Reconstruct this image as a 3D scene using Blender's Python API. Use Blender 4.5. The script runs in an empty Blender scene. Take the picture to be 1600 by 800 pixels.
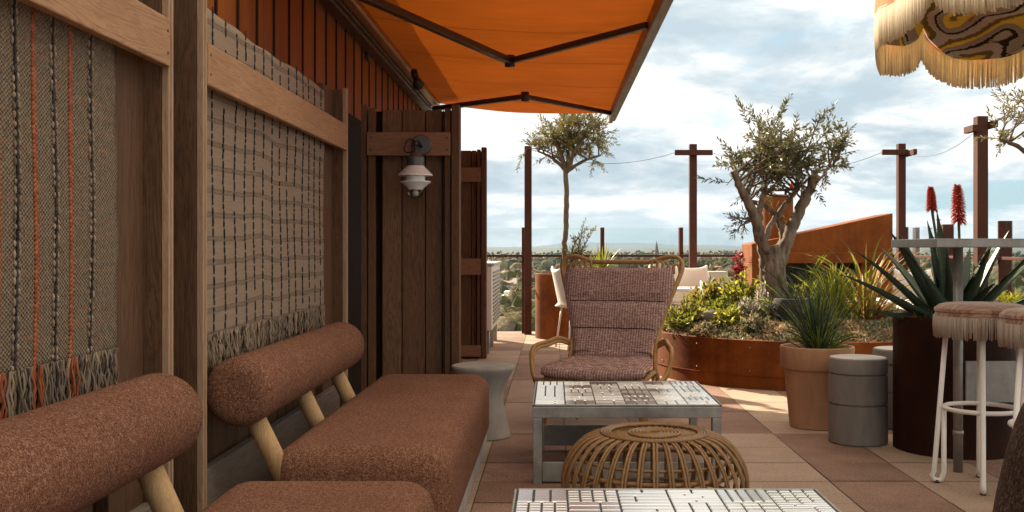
import bpy, math, random
from mathutils import Vector, Matrix, noise as mnoise
R = random.Random(7)
PI = math.pi
S = bpy.context.scene
COL = S.collection
H = 1.08                     # eye height
F = 1600.0                   # focal length in photo pixels
VX, VY = 865.0, 388.0        # vanishing point of the terrace's depth direction

def at(px, py, y):           # a photo pixel measured at distance y
    return Vector(((px - VX) / F * y, y, H - (py - VY) / F * y))

def lin(r, g, b):
    f = lambda c: ((c / 255) / 12.92 if c / 255 <= .04045 else ((c / 255 + .055) / 1.055) ** 2.4)
    return (f(r), f(g), f(b), 1)

# ------------------------------------------------------------------ mesh builder
class MB:
    def __init__(s):
        s.v, s.f, s.mi, s.sm = [], [], [], []
    def add(s, vs, fs, mi=0, smooth=False):
        o = len(s.v)
        s.v += [tuple(v) for v in vs]
        for f in fs:
            s.f.append(tuple(i + o for i in f)); s.mi.append(mi); s.sm.append(smooth)
    def box(s, x0, x1, y0, y1, z0, z1, mi=0, rot=None, piv=None):
        vs = [Vector((x, y, z)) for z in (z0, z1) for y in (y0, y1) for x in (x0, x1)]
        if rot is not None:
            c = Vector(piv) if piv is not None else Vector(((x0+x1)/2, (y0+y1)/2, (z0+z1)/2))
            vs = [rot @ (v - c) + c for v in vs]
        s.add(vs, [(0,2,3,1),(4,5,7,6),(0,1,5,4),(2,6,7,3),(0,4,6,2),(1,3,7,5)], mi)
    def bar(s, a, b, w, h, mi=0, up=(0,0,1)):       # box beam between two points
        a, b = Vector(a), Vector(b); d = (b - a).normalized(); u = Vector(up)
        sd = d.cross(u).normalized(); u = sd.cross(d).normalized()
        vs = []
        for p in (a, b):
            for sx, sy in ((-1,-1),(1,-1),(1,1),(-1,1)):
                vs.append(p + sd * sx * w/2 + u * sy * h/2)
        s.add(vs, [(3,2,1,0),(4,5,6,7),(0,1,5,4),(1,2,6,5),(2,3,7,6),(3,0,4,7)], mi)
    def tube(s, pts, rad, n=8, mi=0, caps=True, smooth=True, closed=False, flat=1.0):
        pts = [Vector(p) for p in pts]; m = len(pts)
        rs = rad if isinstance(rad, (list, tuple)) else [rad] * m
        prev = None; vs = []
        for i, p in enumerate(pts):
            if closed: d = pts[(i+1) % m] - pts[i-1]
            elif i == 0: d = pts[1] - pts[0]
            elif i == m-1: d = pts[-1] - pts[-2]
            else: d = pts[i+1] - pts[i-1]
            if d.length < 1e-9: d = Vector((0,0,1))
            d.normalize()
            if prev is None:
                u = Vector((0,0,1)) if abs(d.z) < .9 else Vector((1,0,0))
                u = (u - d * u.dot(d)).normalized()
            else:
                u = prev - d * prev.dot(d)
                u = u.normalized() if u.length > 1e-6 else d.orthogonal().normalized()
            prev = u; w = d.cross(u)
            for k in range(n):
                a = 2*PI*k/n
                vs.append(p + (u*math.cos(a) + w*math.sin(a)*flat) * rs[i])
        fs = []
        for i in range(m if closed else m-1):
            for k in range(n):
                a = i*n + k; b = i*n + (k+1) % n; j = ((i+1) % m)*n
                fs.append((a, b, j + (k+1) % n, j + k))
        if caps and not closed:
            fs.append(tuple(range(n-1, -1, -1))); fs.append(tuple((m-1)*n + k for k in range(n)))
        s.add(vs, fs, mi, smooth)
    def lathe(s, prof, n=48, c=(0,0,0), mi=0, smooth=True, cap0=True, cap1=True, sx=1.0, sy=1.0):
        s.sharp = n >= 20
        vs = []
        for r, z in prof:
            for k in range(n):
                a = 2*PI*k/n
                vs.append((c[0] + r*math.cos(a)*sx, c[1] + r*math.sin(a)*sy, c[2] + z))
        fs = []
        for i in range(len(prof)-1):
            for k in range(n):
                k2 = (k+1) % n
                fs.append((i*n+k, i*n+k2, (i+1)*n+k2, (i+1)*n+k))
        if cap0: fs.append(tuple(range(n-1, -1, -1)))
        if cap1: fs.append(tuple((len(prof)-1)*n + k for k in range(n)))
        s.add(vs, fs, mi, smooth)
    def grid(s, fn, nu, nv, mi=0, smooth=True):
        vs = [fn(i/nu, j/nv) for j in range(nv+1) for i in range(nu+1)]
        fs = [(j*(nu+1)+i, j*(nu+1)+i+1, (j+1)*(nu+1)+i+1, (j+1)*(nu+1)+i) for j in range(nv) for i in range(nu)]
        s.add(vs, fs, mi, smooth)
    def blob(s, c, r, nu=8, nv=6, mi=0, jit=0, rnd=R, smooth=True, m=None):
        c = Vector(c); r = (r, r, r) if not hasattr(r, '__len__') else r
        vs = [Vector((0,0,-r[2]))]
        for j in range(1, nv):
            t = -PI/2 + PI*j/nv
            for k in range(nu):
                a = 2*PI*k/nu
                q = 1 + (rnd.uniform(-jit, jit) if jit else 0)
                vs.append(Vector((math.cos(a)*math.cos(t)*r[0]*q, math.sin(a)*math.cos(t)*r[1]*q, math.sin(t)*r[2]*q)))
        vs.append(Vector((0,0,r[2])))
        if m is not None: vs = [m @ v for v in vs]
        vs = [v + c for v in vs]
        fs = [(0, 1+(k+1) % nu, 1+k) for k in range(nu)]
        for j in range(nv-2):
            for k in range(nu):
                a = 1+j*nu+k; b = 1+j*nu+(k+1) % nu
                fs.append((a, b, b+nu, a+nu))
        t = len(vs)-1
        fs += [(1+(nv-2)*nu+k, 1+(nv-2)*nu+(k+1) % nu, t) for k in range(nu)]
        s.add(vs, fs, mi, smooth)
    def leaf(s, p, d, nrm, L, W, mi=0, fold=.25):
        d = d.normalized(); sd = d.cross(nrm)
        sd = sd.normalized() if sd.length > 1e-5 else d.orthogonal().normalized()
        n2 = sd.cross(d)
        m = p + d*L*.45
        s.add([p, m + sd*W/2 + n2*W*fold, p + d*L, m - sd*W/2 + n2*W*fold], [(0,1,2),(0,2,3)], mi)
    def ribbon(s, pts, w, nrm=(0,0,1), mi=0, fold=0.0):      # tapering strap blade
        pts = [Vector(p) for p in pts]; m = len(pts); vs = []; nrm = Vector(nrm)
        for i, p in enumerate(pts):
            d = (pts[min(i+1, m-1)] - pts[max(i-1, 0)]).normalized()
            sd = d.cross(nrm); sd = sd.normalized() if sd.length > 1e-4 else d.orthogonal().normalized()
            up = sd.cross(d)
            ww = w[i] if hasattr(w, '__len__') else w
            vs += [p - sd*ww/2 + up*ww*fold, p, p + sd*ww/2 + up*ww*fold]
        fs = []
        for i in range(m-1):
            a = i*3
            fs += [(a, a+1, a+4, a+3), (a+1, a+2, a+5, a+4)]
        s.add(vs, fs, mi, True)
    def build(s, name, mats, parent=None, bevel=0, seg=2, solid=0, sub=0, loc=None):
        me = bpy.data.meshes.new(name)
        me.from_pydata(s.v, [], s.f)
        mats = mats if isinstance(mats, (list, tuple)) else [mats]
        for m in mats: me.materials.append(m)
        me.polygons.foreach_set('material_index', s.mi)
        me.polygons.foreach_set('use_smooth', s.sm)
        me.update()
        if getattr(s, 'sharp', False): me.set_sharp_from_angle(angle=math.radians(38))
        o = bpy.data.objects.new(name, me); COL.objects.link(o)
        if loc is not None: o.location = loc
        if parent is not None: o.parent = parent
        if solid:
            md = o.modifiers.new('thick', 'SOLIDIFY'); md.thickness = solid; md.offset = 0
        if sub:
            md = o.modifiers.new('sub', 'SUBSURF'); md.levels = sub; md.render_levels = sub
        if bevel:
            md = o.modifiers.new('bev', 'BEVEL'); md.width = bevel; md.segments = seg
            md.limit_method = 'ANGLE'; md.angle_limit = math.radians(40)
        return o

def tag(o, label=None, cat=None, group=None, kind=None):
    if label: o['label'] = label
    if cat: o['category'] = cat
    if group: o['group'] = group
    if kind: o['kind'] = kind
    return o
def thing(name, label, cat, loc=(0,0,0), rz=0, group=None):
    o = bpy.data.objects.new(name, None); COL.objects.link(o)
    o.empty_display_size = .1
    o.location = loc; o.rotation_euler = (0, 0, rz)
    return tag(o, label, cat, group)
def copy_tree(o, parent=None):
    c = o.copy(); COL.objects.link(c)
    if parent is not None: c.parent = parent
    for ch in [x for x in bpy.data.objects if x.parent == o and x != c]:
        copy_tree(ch, c)
    return c

def spline(pts, n=8):        # Catmull-Rom through points
    P = [Vector(p) for p in pts]; P = [P[0]*2 - P[1]] + P + [P[-1]*2 - P[-2]]
    out = []
    for i in range(1, len(P)-2):
        for k in range(n):
            t = k/n
            a, b, c, d = P[i-1], P[i], P[i+1], P[i+2]
            out.append(.5*((2*b) + (c-a)*t + (2*a-5*b+4*c-d)*t*t + (3*b-3*c+d-a)*t**3))
    out.append(P[-2]); return out

# ------------------------------------------------------------------ materials
class NT:
    def __init__(s, name):
        s.m = bpy.data.materials.new(name); s.m.use_nodes = True
        s.t = s.m.node_tree; s.t.nodes.clear()
        s.out = s.n('ShaderNodeOutputMaterial')
    def n(s, typ, **kw):
        x = s.t.nodes.new(typ)
        for k, v in kw.items(): setattr(x, k, v)
        return x
    def l(s, a, b): s.t.links.new(a, b)
    def coord(s, scale=(1,1,1), kind='Object', loc=(0,0,0), rot=(0,0,0)):
        tc = s.n('ShaderNodeTexCoord'); mp = s.n('ShaderNodeMapping')
        mp.inputs['Scale'].default_value = scale; mp.inputs['Location'].default_value = loc
        mp.inputs['Rotation'].default_value = rot
        s.l(tc.outputs[kind], mp.inputs[0]); return mp.outputs[0]
    def noise(s, vec, scale, detail=4, rough=.55, dist=0):
        x = s.n('ShaderNodeTexNoise'); x.inputs['Scale'].default_value = scale
        x.inputs['Detail'].default_value = detail; x.inputs['Roughness'].default_value = rough
        x.inputs['Distortion'].default_value = dist
        s.l(vec, x.inputs['Vector']); return x.outputs[0]
    def ramp(s, fac, stops, interp='LINEAR'):
        x = s.n('ShaderNodeValToRGB'); x.color_ramp.interpolation = interp
        e = x.color_ramp.elements
        while len(e) < len(stops): e.new(.5)
        for el, (p, c) in zip(e, stops):
            el.position = p; el.color = c if hasattr(c, '__len__') else (c, c, c, 1)
        s.l(fac, x.inputs[0]); return x.outputs[0]
    def mix(s, fac, a, b, mode='MIX'):
        x = s.n('ShaderNodeMix', data_type='RGBA', blend_type=mode)
        for val, sock in ((fac, x.inputs[0]), (a, x.inputs[6]), (b, x.inputs[7])):
            if hasattr(val, 'is_linked') or hasattr(val, 'links'): s.l(val, sock)
            else: sock.default_value = val
        return x.outputs[2]
    def math(s, op, a, b=None, c=None):
        x = s.n('ShaderNodeMath', operation=op)
        for i, v in enumerate((a, b, c)):
            if v is None: continue
            if hasattr(v, 'links'): s.l(v, x.inputs[i])
            else: x.inputs[i].default_value = v
        return x.outputs[0]
    def island(s):
        return s.n('ShaderNodeNewGeometry').outputs['Random Per Island']
    def bump(s, h, strength=.3, dist=.01):
        x = s.n('ShaderNodeBump'); x.inputs['Strength'].default_value = strength
        x.inputs['Distance'].default_value = dist; s.l(h, x.inputs['Height']); return x.outputs[0]
    def pbr(s, col, rough=.6, metal=0, nrm=None, spec=None, sheen=0):
        p = s.n('ShaderNodeBsdfPrincipled')
        if hasattr(col, 'links'): s.l(col, p.inputs['Base Color'])
        else: p.inputs['Base Color'].default_value = col
        if hasattr(rough, 'links'): s.l(rough, p.inputs['Roughness'])
        else: p.inputs['Roughness'].default_value = rough
        p.inputs['Metallic'].default_value = metal
        if spec is not None: p.inputs['Specular IOR Level'].default_value = spec
        if sheen: p.inputs['Sheen Weight'].default_value = sheen
        if nrm is not None: s.l(nrm, p.inputs['Normal'])
        s.l(p.outputs[0], s.out.inputs[0]); return p

def wood(name, c0, c1, axis, rough=.62, vary=.5, spec=.22):
    t = NT(name)
    isl = t.island()
    sc = {'x': (1.2, 14, 14), 'y': (14, 1.2, 14), 'z': (14, 14, 1.2)}[axis]
    tc = t.n('ShaderNodeTexCoord')
    add = t.n('ShaderNodeVectorMath', operation='ADD'); t.l(tc.outputs['Object'], add.inputs[0])
    mul = t.math('MULTIPLY', isl, 37.0); cmb = t.n('ShaderNodeCombineXYZ')
    for i in range(3): t.l(mul, cmb.inputs[i])
    t.l(cmb.outputs[0], add.inputs[1])
    mp = t.n('ShaderNodeMapping'); mp.inputs['Scale'].default_value = sc; t.l(add.outputs[0], mp.inputs[0])
    v = mp.outputs[0]
    g1 = t.noise(v, 1.6, 5, .6, 1.6)
    rings = t.math('FRACT', t.math('MULTIPLY', g1, 7.0))
    rings = t.ramp(rings, [(0, .25), (.35, .7), (.8, .9), (1, .3)])
    fine = t.noise(v, 9, 4, .7)
    f = t.math('ADD', t.math('MULTIPLY', rings, .42), t.math('MULTIPLY', fine, .6))
    col = t.ramp(f, [(.22, c0), (.8, c1)])
    col = t.mix(t.math('MULTIPLY', isl, vary), col, tuple(c*.45 for c in c0[:3]) + (1,))
    blotch = t.noise(tc.outputs['Object'], 3, 3)
    col = t.mix(t.ramp(blotch, [(.4, 0), (.75, .35)]), col, tuple(c*.55 for c in c1[:3]) + (1,))
    t.pbr(col, t.ramp(fine, [(0, rough-.05), (1, rough+.2)]), nrm=t.bump(f, .4, .004), spec=spec)
    return t.m

def corten(name, c0=(.13,.033,.010,1), c1=(.40,.135,.035,1), scale=2.5, vert=False):
    t = NT(name)
    v = t.coord((1,1,.35) if vert else (1,1,1))
    a = t.noise(v, scale, 8, .62, .6); b = t.noise(v, scale*14, 5, .6); cst = t.noise(t.coord((9,9,.5)), 1.5, 4, .6)
    f = t.math('ADD', t.math('MULTIPLY', a, .6), t.math('ADD', t.math('MULTIPLY', b, .22), t.math('MULTIPLY', cst, .2)))
    col = t.ramp(f, [(.33, c0), (.52, tuple((p+q)/2 for p, q in zip(c0, c1))), (.7, c1)])
    t.pbr(col, t.ramp(b, [(.3, .55), (.7, .85)]), nrm=t.bump(b, .25, .003), spec=.15)
    return t.m

def boucle(name, c0, c1, c2, scale=270):
    t = NT(name); v = t.coord()
    a = t.noise(v, scale, 3, .7); b = t.noise(v, scale*.33, 3, .7); lo = t.noise(v, 3, 3)
    f = t.math('ADD', t.math('MULTIPLY', a, .75), t.math('MULTIPLY', b, .3))
    col = t.ramp(f, [(.36, c0), (.52, c1), (.67, c2)])
    col = t.mix(t.ramp(lo, [(.35, 0), (.7, .22)]), col, c0)
    t.pbr(col, .95, nrm=t.bump(f, 1.0, .009), spec=.08)
    return t.m

def plain(name, c, rough=.6, metal=0, var=.15, scale=8, bump=.1, spec=None, bscale=None, stretch=1, grime=0):
    t = NT(name); v = t.coord((1, 1, stretch))
    a = t.noise(v, scale, 6, .6); b = t.noise(v, bscale or scale*20, 3, .6)
    col = t.ramp(a, [(.3, tuple(x*(1-var) for x in c[:3])+(1,)), (.7, tuple(min(1, x*(1+var)) for x in c[:3])+(1,))])
    if grime:
        st = t.noise(t.coord((1, 1, .3)), 7, 7, .68, .7); sp2 = t.noise(t.coord(), 60, 3, .7)
        col = t.mix(t.ramp(st, [(.46, 0), (.68, grime)]), col, tuple(x*.42 for x in c[:3])+(1,))
        col = t.mix(t.ramp(st, [(.30, grime*.7), (.42, 0)]), col, tuple(min(1, x*1.45+.03) for x in c[:3])+(1,))
        col = t.mix(t.ramp(sp2, [(.66, 0), (.74, grime)]), col, tuple(x*.5 for x in c[:3])+(1,))
    t.pbr(col, t.ramp(a, [(.3, max(.05, rough-.1)), (.7, min(1, rough+.1))]), metal, t.bump(b, bump, .003), spec)
    return t.m

def leafmat(name, c0, c1, trans=.4, tcol=None, rough=.45):
    t = NT(name)
    col = t.ramp(t.island(), [(0, c0), (1, c1)])
    p = t.pbr(col, rough, spec=.3)
    tr = t.n('ShaderNodeBsdfTranslucent')
    if tcol: tr.inputs[0].default_value = tcol
    else: t.l(col, tr.inputs[0])
    mx = t.n('ShaderNodeMixShader'); mx.inputs[0].default_value = trans
    t.l(p.outputs[0], mx.inputs[1]); t.l(tr.outputs[0], mx.inputs[2]); t.l(mx.outputs[0], t.out.inputs[0])
    return t.m

M = {}
M['wood_v'] = wood('timber_upright', (.058,.027,.012,1), (.225,.115,.057,1), 'z')
M['wood_d'] = wood('timber_dark_upright', (.030,.014,.007,1), (.165,.083,.043,1), 'z', vary=.3)
M['wood_p'] = wood('timber_walnut_boards', (.050,.024,.012,1), (.30,.160,.086,1), 'z', vary=.5)
M['wood_dk'] = wood('timber_recess_shade', (.010,.006,.004,1), (.028,.016,.010,1), 'z', vary=.2, spec=.03)  # near black: the shade of the recesses is put into the colour
M['wood_y'] = wood('timber_rail_along', (.23,.115,.052,1), (.47,.265,.140,1), 'y', vary=.1)
M['wood_x'] = wood('timber_rail_across', (.16,.080,.042,1), (.32,.175,.10,1), 'x', vary=.2)
M['wood_l'] = wood('timber_pale_edge', (.24,.140,.078,1), (.46,.295,.185,1), 'z', vary=.15)
M['dowel'] = wood('oak_dowel', (.36,.20,.09,1), (.62,.40,.20,1), 'z', vary=.1)
M['base_y'] = wood('timber_grey_base', (.10,.075,.06,1), (.24,.19,.155,1), 'y', vary=.1)
M['corten'] = corten('weathered_steel', (.062,.014,.003,1), (.255,.072,.011,1))
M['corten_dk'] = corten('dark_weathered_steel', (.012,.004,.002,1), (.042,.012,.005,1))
M['corten_post'] = corten('brown_painted_steel', (.042,.015,.010,1), (.090,.033,.021,1), 4)
M['corten_or'] = corten('orange_weathered_steel', (.085,.021,.0045,1), (.26,.077,.012,1), 2)
M['clad'] = corten('rust_orange_cladding', (.15,.040,.008,1), (.33,.098,.017,1), 1.5, True)
M['boucle'] = boucle('rust_boucle_fabric', (.062,.022,.012,1), (.215,.090,.054,1), (.47,.27,.18,1))
M['boucle_dk'] = boucle('dark_brown_boucle_fabric', (.016,.009,.007,1), (.05,.028,.021,1), (.13,.08,.06,1), 90)
M['concrete'] = plain('pale_concrete', (.42,.39,.36,1), .8, var=.2, scale=5, bump=.25, grime=.4)
M['stone'] = plain('grey_cast_stone', (.31,.285,.255,1), .8, var=.15, scale=5, bump=.25, grime=.4)
M['drum'] = plain('grey_concrete', (.20,.178,.160,1), .75, var=.12, scale=4, bump=.2, grime=.5)
M['terracotta'] = plain('terracotta_clay', (.44,.240,.135,1), .85, var=.13, scale=5, bump=.15, grime=.4)
M['steel'] = plain('galvanised_steel', (.31,.305,.285,1), .45, .6, .2, 14, .06, grime=.45)
M['steel_wh'] = plain('white_coated_steel', (.74,.70,.66,1), .4, var=.05, bump=.03)
M['black'] = plain('black_metal', (.02,.018,.017,1), .5, var=.2)
M['arm'] = plain('brown_coated_aluminium', (.045,.024,.016,1), .45, var=.15)
M['alu'] = plain('brown_grey_aluminium', (.17,.12,.09,1), .4, .3, var=.15)
M['cass'] = plain('bronze_aluminium', (.34,.17,.07,1), .38, .5, var=.15)
M['soil'] = plain('dark_soil', (.055,.038,.026,1), .95, var=.5, scale=30, bump=.8, bscale=90)
M['white'] = plain('white_plastic', (.80,.77,.73,1), .45, var=.04, bump=.02)
M['plaster'] = plain('pale_render', (.62,.58,.53,1), .8, var=.1)
M['cane'] = wood('rattan_cane', (.21,.105,.035,1), (.54,.32,.13,1), 'z', .45, .3)
M['pouf_cane'] = wood('brown_rattan_cane', (.11,.052,.021,1), (.36,.205,.090,1), 'z', .42, .45)
M['white_glass'] = plain('white_lamp_glass', (.74,.72,.69,1), .2, var=.03, bump=.0)
M['lamp_metal'] = plain('lamp_grey_metal', (.10,.092,.085,1), .45, .4, var=.15)
M['bark'] = plain('olive_bark', (.135,.098,.070,1), .95, var=.75, scale=32, bump=1.0, bscale=60, stretch=.16)
M['bark_thin'] = plain('brown_twig_bark', (.115,.078,.050,1), .85, var=.3, scale=20, bump=.4)
M['olive'] = leafmat('olive_leaf', (.036,.038,.016,1), (.115,.110,.055,1), .25, (.17,.155,.045,1))
M['olive_b'] = leafmat('olive_leaf_bright', (.038,.038,.012,1), (.125,.108,.038,1), .3, (.22,.185,.045,1))
M['aloe'] = leafmat('aloe_leaf', (.030,.055,.034,1), (.060,.092,.055,1), .08)
M['grass'] = leafmat('fresh_grass_blade', (.030,.058,.010,1), (.105,.150,.022,1), .4, (.26,.32,.035,1))
M['flax'] = leafmat('bronze_flax_blade', (.11,.065,.018,1), (.26,.155,.05,1), .4, (.42,.24,.06,1))
M['succ'] = leafmat('green_succulent_leaf', (.045,.068,.014,1), (.165,.185,.032,1), .3, (.32,.32,.045,1))
M['yell'] = leafmat('lime_succulent_leaf', (.30,.33,.03,1), (.60,.58,.07,1), .4, (.7,.65,.08,1))
M['sage'] = leafmat('grey_green_leaf', (.10,.12,.065,1), (.25,.27,.16,1), .3)
M['pale'] = leafmat('pale_pink_flower', (.50,.40,.33,1), (.78,.70,.62,1), .3)
M['redf'] = leafmat('red_flower', (.28,.018,.012,1), (.55,.06,.025,1), .3, (.6,.05,.02,1))
M['magenta'] = leafmat('magenta_flower', (.28,.02,.05,1), (.5,.06,.10,1), .35)
M['cover'] = leafmat('dry_ground_cover', (.20,.13,.06,1), (.55,.41,.24,1), .3)
M['straw'] = leafmat('cream_fringe_yarn', (.56,.47,.35,1), (.80,.71,.57,1), .45, (.82,.68,.44,1), .8)
M['fr_pale'] = leafmat('pink_beige_fringe_yarn', (.42,.33,.265,1), (.62,.52,.44,1), .2, None, .85)
M['fr_grey'] = leafmat('grey_brown_fringe_yarn', (.10,.074,.052,1), (.29,.22,.155,1), .15, None, .9)
M['fr_or'] = leafmat('orange_fringe_yarn', (.22,.062,.026,1), (.38,.125,.058,1), .1, None, .9)
M['fr_dk'] = leafmat('dark_yarn', (.02,.018,.016,1), (.06,.052,.045,1), .1, None, .9)
M['fr_be'] = leafmat('beige_yarn', (.20,.135,.09,1), (.38,.275,.19,1), .1, None, .9)

def paver(name, c0, c1, fine):
    t = NT(name); v = t.coord(); isl = t.island()
    a = t.noise(v, fine, 2, .6); b = t.noise(v, 3.2, 5, .65)
    f = t.math('ADD', t.math('MULTIPLY', a, .7), t.math('MULTIPLY', b, .35))
    col = t.ramp(f, [(.36, c0), (.70, c1)])
    col = t.mix(t.math('MULTIPLY', isl, .5), col, c0)
    st = t.ramp(t.noise(v, 1.3, 6, .7, .8), [(.52, 0), (.72, .35)])
    col = t.mix(st, col, tuple(c*.55 for c in c0[:3])+(1,))
    t.pbr(col, .82, nrm=t.bump(a, .35, .003), spec=.3)
    return t.m
M['pave_d'] = paver('brown_granular_paver', (.105,.054,.037,1), (.44,.275,.200,1), 120)
M['pave_l'] = paver('pale_stone_paver', (.24,.160,.115,1), (.47,.345,.262,1), 90)
M['grout'] = plain('dark_joint', (.05,.04,.034,1), .9)

def blanket_mat(name, kind):
    t = NT(name); v = t.coord(); sp = t.n('ShaderNodeSeparateXYZ'); t.l(v, sp.inputs[0])
    y, z = sp.outputs[1], sp.outputs[2]
    # woven texture: fine alternating picks
    pit = .015 if kind == 1 else .010
    wy = t.math('SINE', t.math('MULTIPLY', y, 2*PI/pit)); wz = t.math('SINE', t.math('ADD', t.math('MULTIPLY', z, 2*PI/(pit*.72)), t.math('MULTIPLY', t.noise(t.coord((1,1,1)), 20, 2), 3)))
    weave = t.math('ADD', t.math('MULTIPLY', t.math('MULTIPLY', wy, wz), .5), .5)
    nz = t.noise(t.coord((1, 1.2, 1)), 90, 3, .7); pick = t.noise(t.coord((1, .6, 26)), 6, 3, .6)
    if kind == 1:
        base = t.mix(weave, (.030,.020,.012,1), (.250,.180,.115,1))
        base = t.mix(t.ramp(pick, [(.42, 0), (.62, .55)]), base, (.115,.088,.058,1))
        base = t.mix(t.ramp(t.noise(t.coord((1, .8, 14)), 5, 3, .7), [(.57, 0), (.68, .6)]), base, (.30,.115,.06,1))
    else:
        base = t.mix(weave, (.24,.165,.115,1), (.52,.375,.270,1))
        base = t.mix(t.ramp(pick, [(.45, 0), (.62, .45)]), base, (.24,.19,.15,1))
        # wavy dark cross bands
        wob = t.noise(t.coord((1, .9, 0)), 2.2, 3, .5)
        zz = t.math('ADD', z, t.math('MULTIPLY', wob, .075))
        fr = t.math('PINGPONG', zz, .0413)
        band = t.ramp(fr, [(.0, .3), (.002, 1), (.0045, .35), (.007, .9), (.0095, 0)])
        band = t.math('MULTIPLY', band, t.ramp(t.noise(t.coord((1, 1, 1)), 45, 3, .7), [(.3, .6), (.55, 1)]))
        base = t.mix(band, base, (.045,.040,.032,1))
    base = t.mix(t.ramp(nz, [(.35, .0), (.75, .4)]), base, (.42,.34,.26,1))
    h = t.math('ADD', weave, t.math('MULTIPLY', nz, .6))
    t.pbr(base, .95, nrm=t.bump(h, .8, .006), spec=.1)
    return t.m
M['blk1'] = blanket_mat('grey_orange_woven_wool', 1)
M['blk2'] = blanket_mat('beige_woven_wool', 2)

def cushion_mat():
    t = NT('plum_tweed_fabric'); v = t.coord(); sp = t.n('ShaderNodeSeparateXYZ'); t.l(v, sp.inputs[0])
    a = t.noise(t.coord((1, 1, 9)), 34, 3, .7); b = t.noise(t.coord((9, 9, 1)), 30, 3, .7)
    sx = t.math('SINE', t.math('MULTIPLY', sp.outputs[0], 2*PI/.017))
    f = t.math('ADD', t.math('MULTIPLY', a, .6), t.math('MULTIPLY', b, .5))
    f = t.math('ADD', f, t.math('MULTIPLY', sx, .05))
    col = t.ramp(f, [(.33, (.070,.033,.032,1)), (.52, (.225,.128,.118,1)), (.69, (.58,.43,.38,1))])
    t.pbr(col, .95, nrm=t.bump(f, .9, .006), spec=.08); return t.m
M['tweed'] = cushion_mat()
M['tweed_dk'] = plain('dark_plum_crease_shade', (.045,.022,.024,1), .95, var=.2)

def velvet():
    t = NT('marbled_pink_velvet'); v = t.coord((1, 2.4, 1), rot=(0, 0, .6))
    a = t.noise(v, 4.5, 3, .5, 2.2)
    col = t.ramp(t.math('FRACT', t.math('MULTIPLY', a, 4)), [(0, (.27,.14,.09,1)), (.3, (.42,.26,.185,1)), (.6, (.31,.175,.125,1)), (.85, (.19,.10,.07,1)), (1, (.27,.14,.09,1))])
    t.pbr(col, .8, sheen=.35, spec=.2, nrm=t.bump(t.noise(t.coord(), 300, 2), .2, .002)); return t.m
M['velvet'] = velvet()

def ikat():
    t = NT('yellow_black_ikat_lining'); v = t.coord((1, 1, 1.6))
    w = t.noise(v, 1.7, 2, .45, .5); jag = t.noise(t.coord((1, 1, 5)), 26, 2, .6)
    f = t.math('FRACT', t.math('ADD', t.math('MULTIPLY', w, 6.0), t.math('MULTIPLY', jag, .16)))
    col = t.ramp(f, [(0, (.035,.026,.018,1)), (.10, (.035,.026,.018,1)), (.13, (.44,.42,.34,1)), (.34, (.48,.46,.38,1)), (.37, (.16,.13,.04,1)), (.50, (.19,.155,.05,1)), (.54, (.66,.53,.06,1)), (.70, (.70,.57,.08,1)), (.74, (.30,.28,.21,1)), (1, (.36,.34,.27,1))])
    p = t.pbr(col, .85, spec=.15)
    tr = t.n('ShaderNodeBsdfTranslucent'); t.l(col, tr.inputs[0])
    mx = t.n('ShaderNodeMixShader'); mx.inputs[0].default_value = .30
    t.l(p.outputs[0], mx.inputs[1]); t.l(tr.outputs[0], mx.inputs[2]); t.l(mx.outputs[0], t.out.inputs[0]); return t.m
M['ikat'] = ikat()

def canvas(name, c, trans, seams=0):
    t = NT(name); v = t.coord(); sp = t.n('ShaderNodeSeparateXYZ'); t.l(v, sp.inputs[0])
    a = t.noise(v, 1.1, 4, .6); b = t.noise(t.coord((1, 7, 1)), 1.6, 4, .6)
    f = t.math('ADD', t.math('MULTIPLY', a, .5), t.math('MULTIPLY', b, .5))
    col = t.ramp(f, [(.3, tuple(x*.66 for x in c[:3])+(1,)), (.7, tuple(min(1, x*1.08) for x in c[:3])+(1,))])
    if seams:
        pp = t.math('PINGPONG', sp.outputs[1], seams/2)
        col = t.mix(t.ramp(pp, [(0, .75), (.012, .75), (.018, 0)]), col, tuple(x*.4 for x in c[:3])+(1,))
    p = t.pbr(col, .8, spec=.2)
    tr = t.n('ShaderNodeBsdfTranslucent'); t.l(col, tr.inputs[0])
    mx = t.n('ShaderNodeMixShader'); mx.inputs[0].default_value = trans
    t.l(p.outputs[0], mx.inputs[1]); t.l(tr.outputs[0], mx.inputs[2]); t.l(mx.outputs[0], t.out.inputs[0]); return t.m
M['awning'] = canvas('orange_awning_canvas', (.39,.088,.008,1), .22, 1.1)
M['orange'] = canvas('coral_parasol_canvas', (.72,.17,.06,1), .06)

def tilemat():
    t = NT('mirrored_silver_tile'); isl = t.island(); v = t.coord()
    a = t.noise(v, 40, 3, .6); w = t.noise(t.coord((1,1,1)), 6, 3, .6)
    col = t.ramp(isl, [(0, (.62,.62,.60,1)), (.5, (.68,.67,.65,1)), (1, (.74,.73,.71,1))])
    rg = t.ramp(t.math('ADD', t.math('MULTIPLY', a, .5), t.math('MULTIPLY', isl, .5)), [(.2, .20), (.8, .27)])
    t.pbr(col, rg, .9, t.bump(a, .03, .001)); return t.m
M['tile'] = tilemat()

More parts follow.
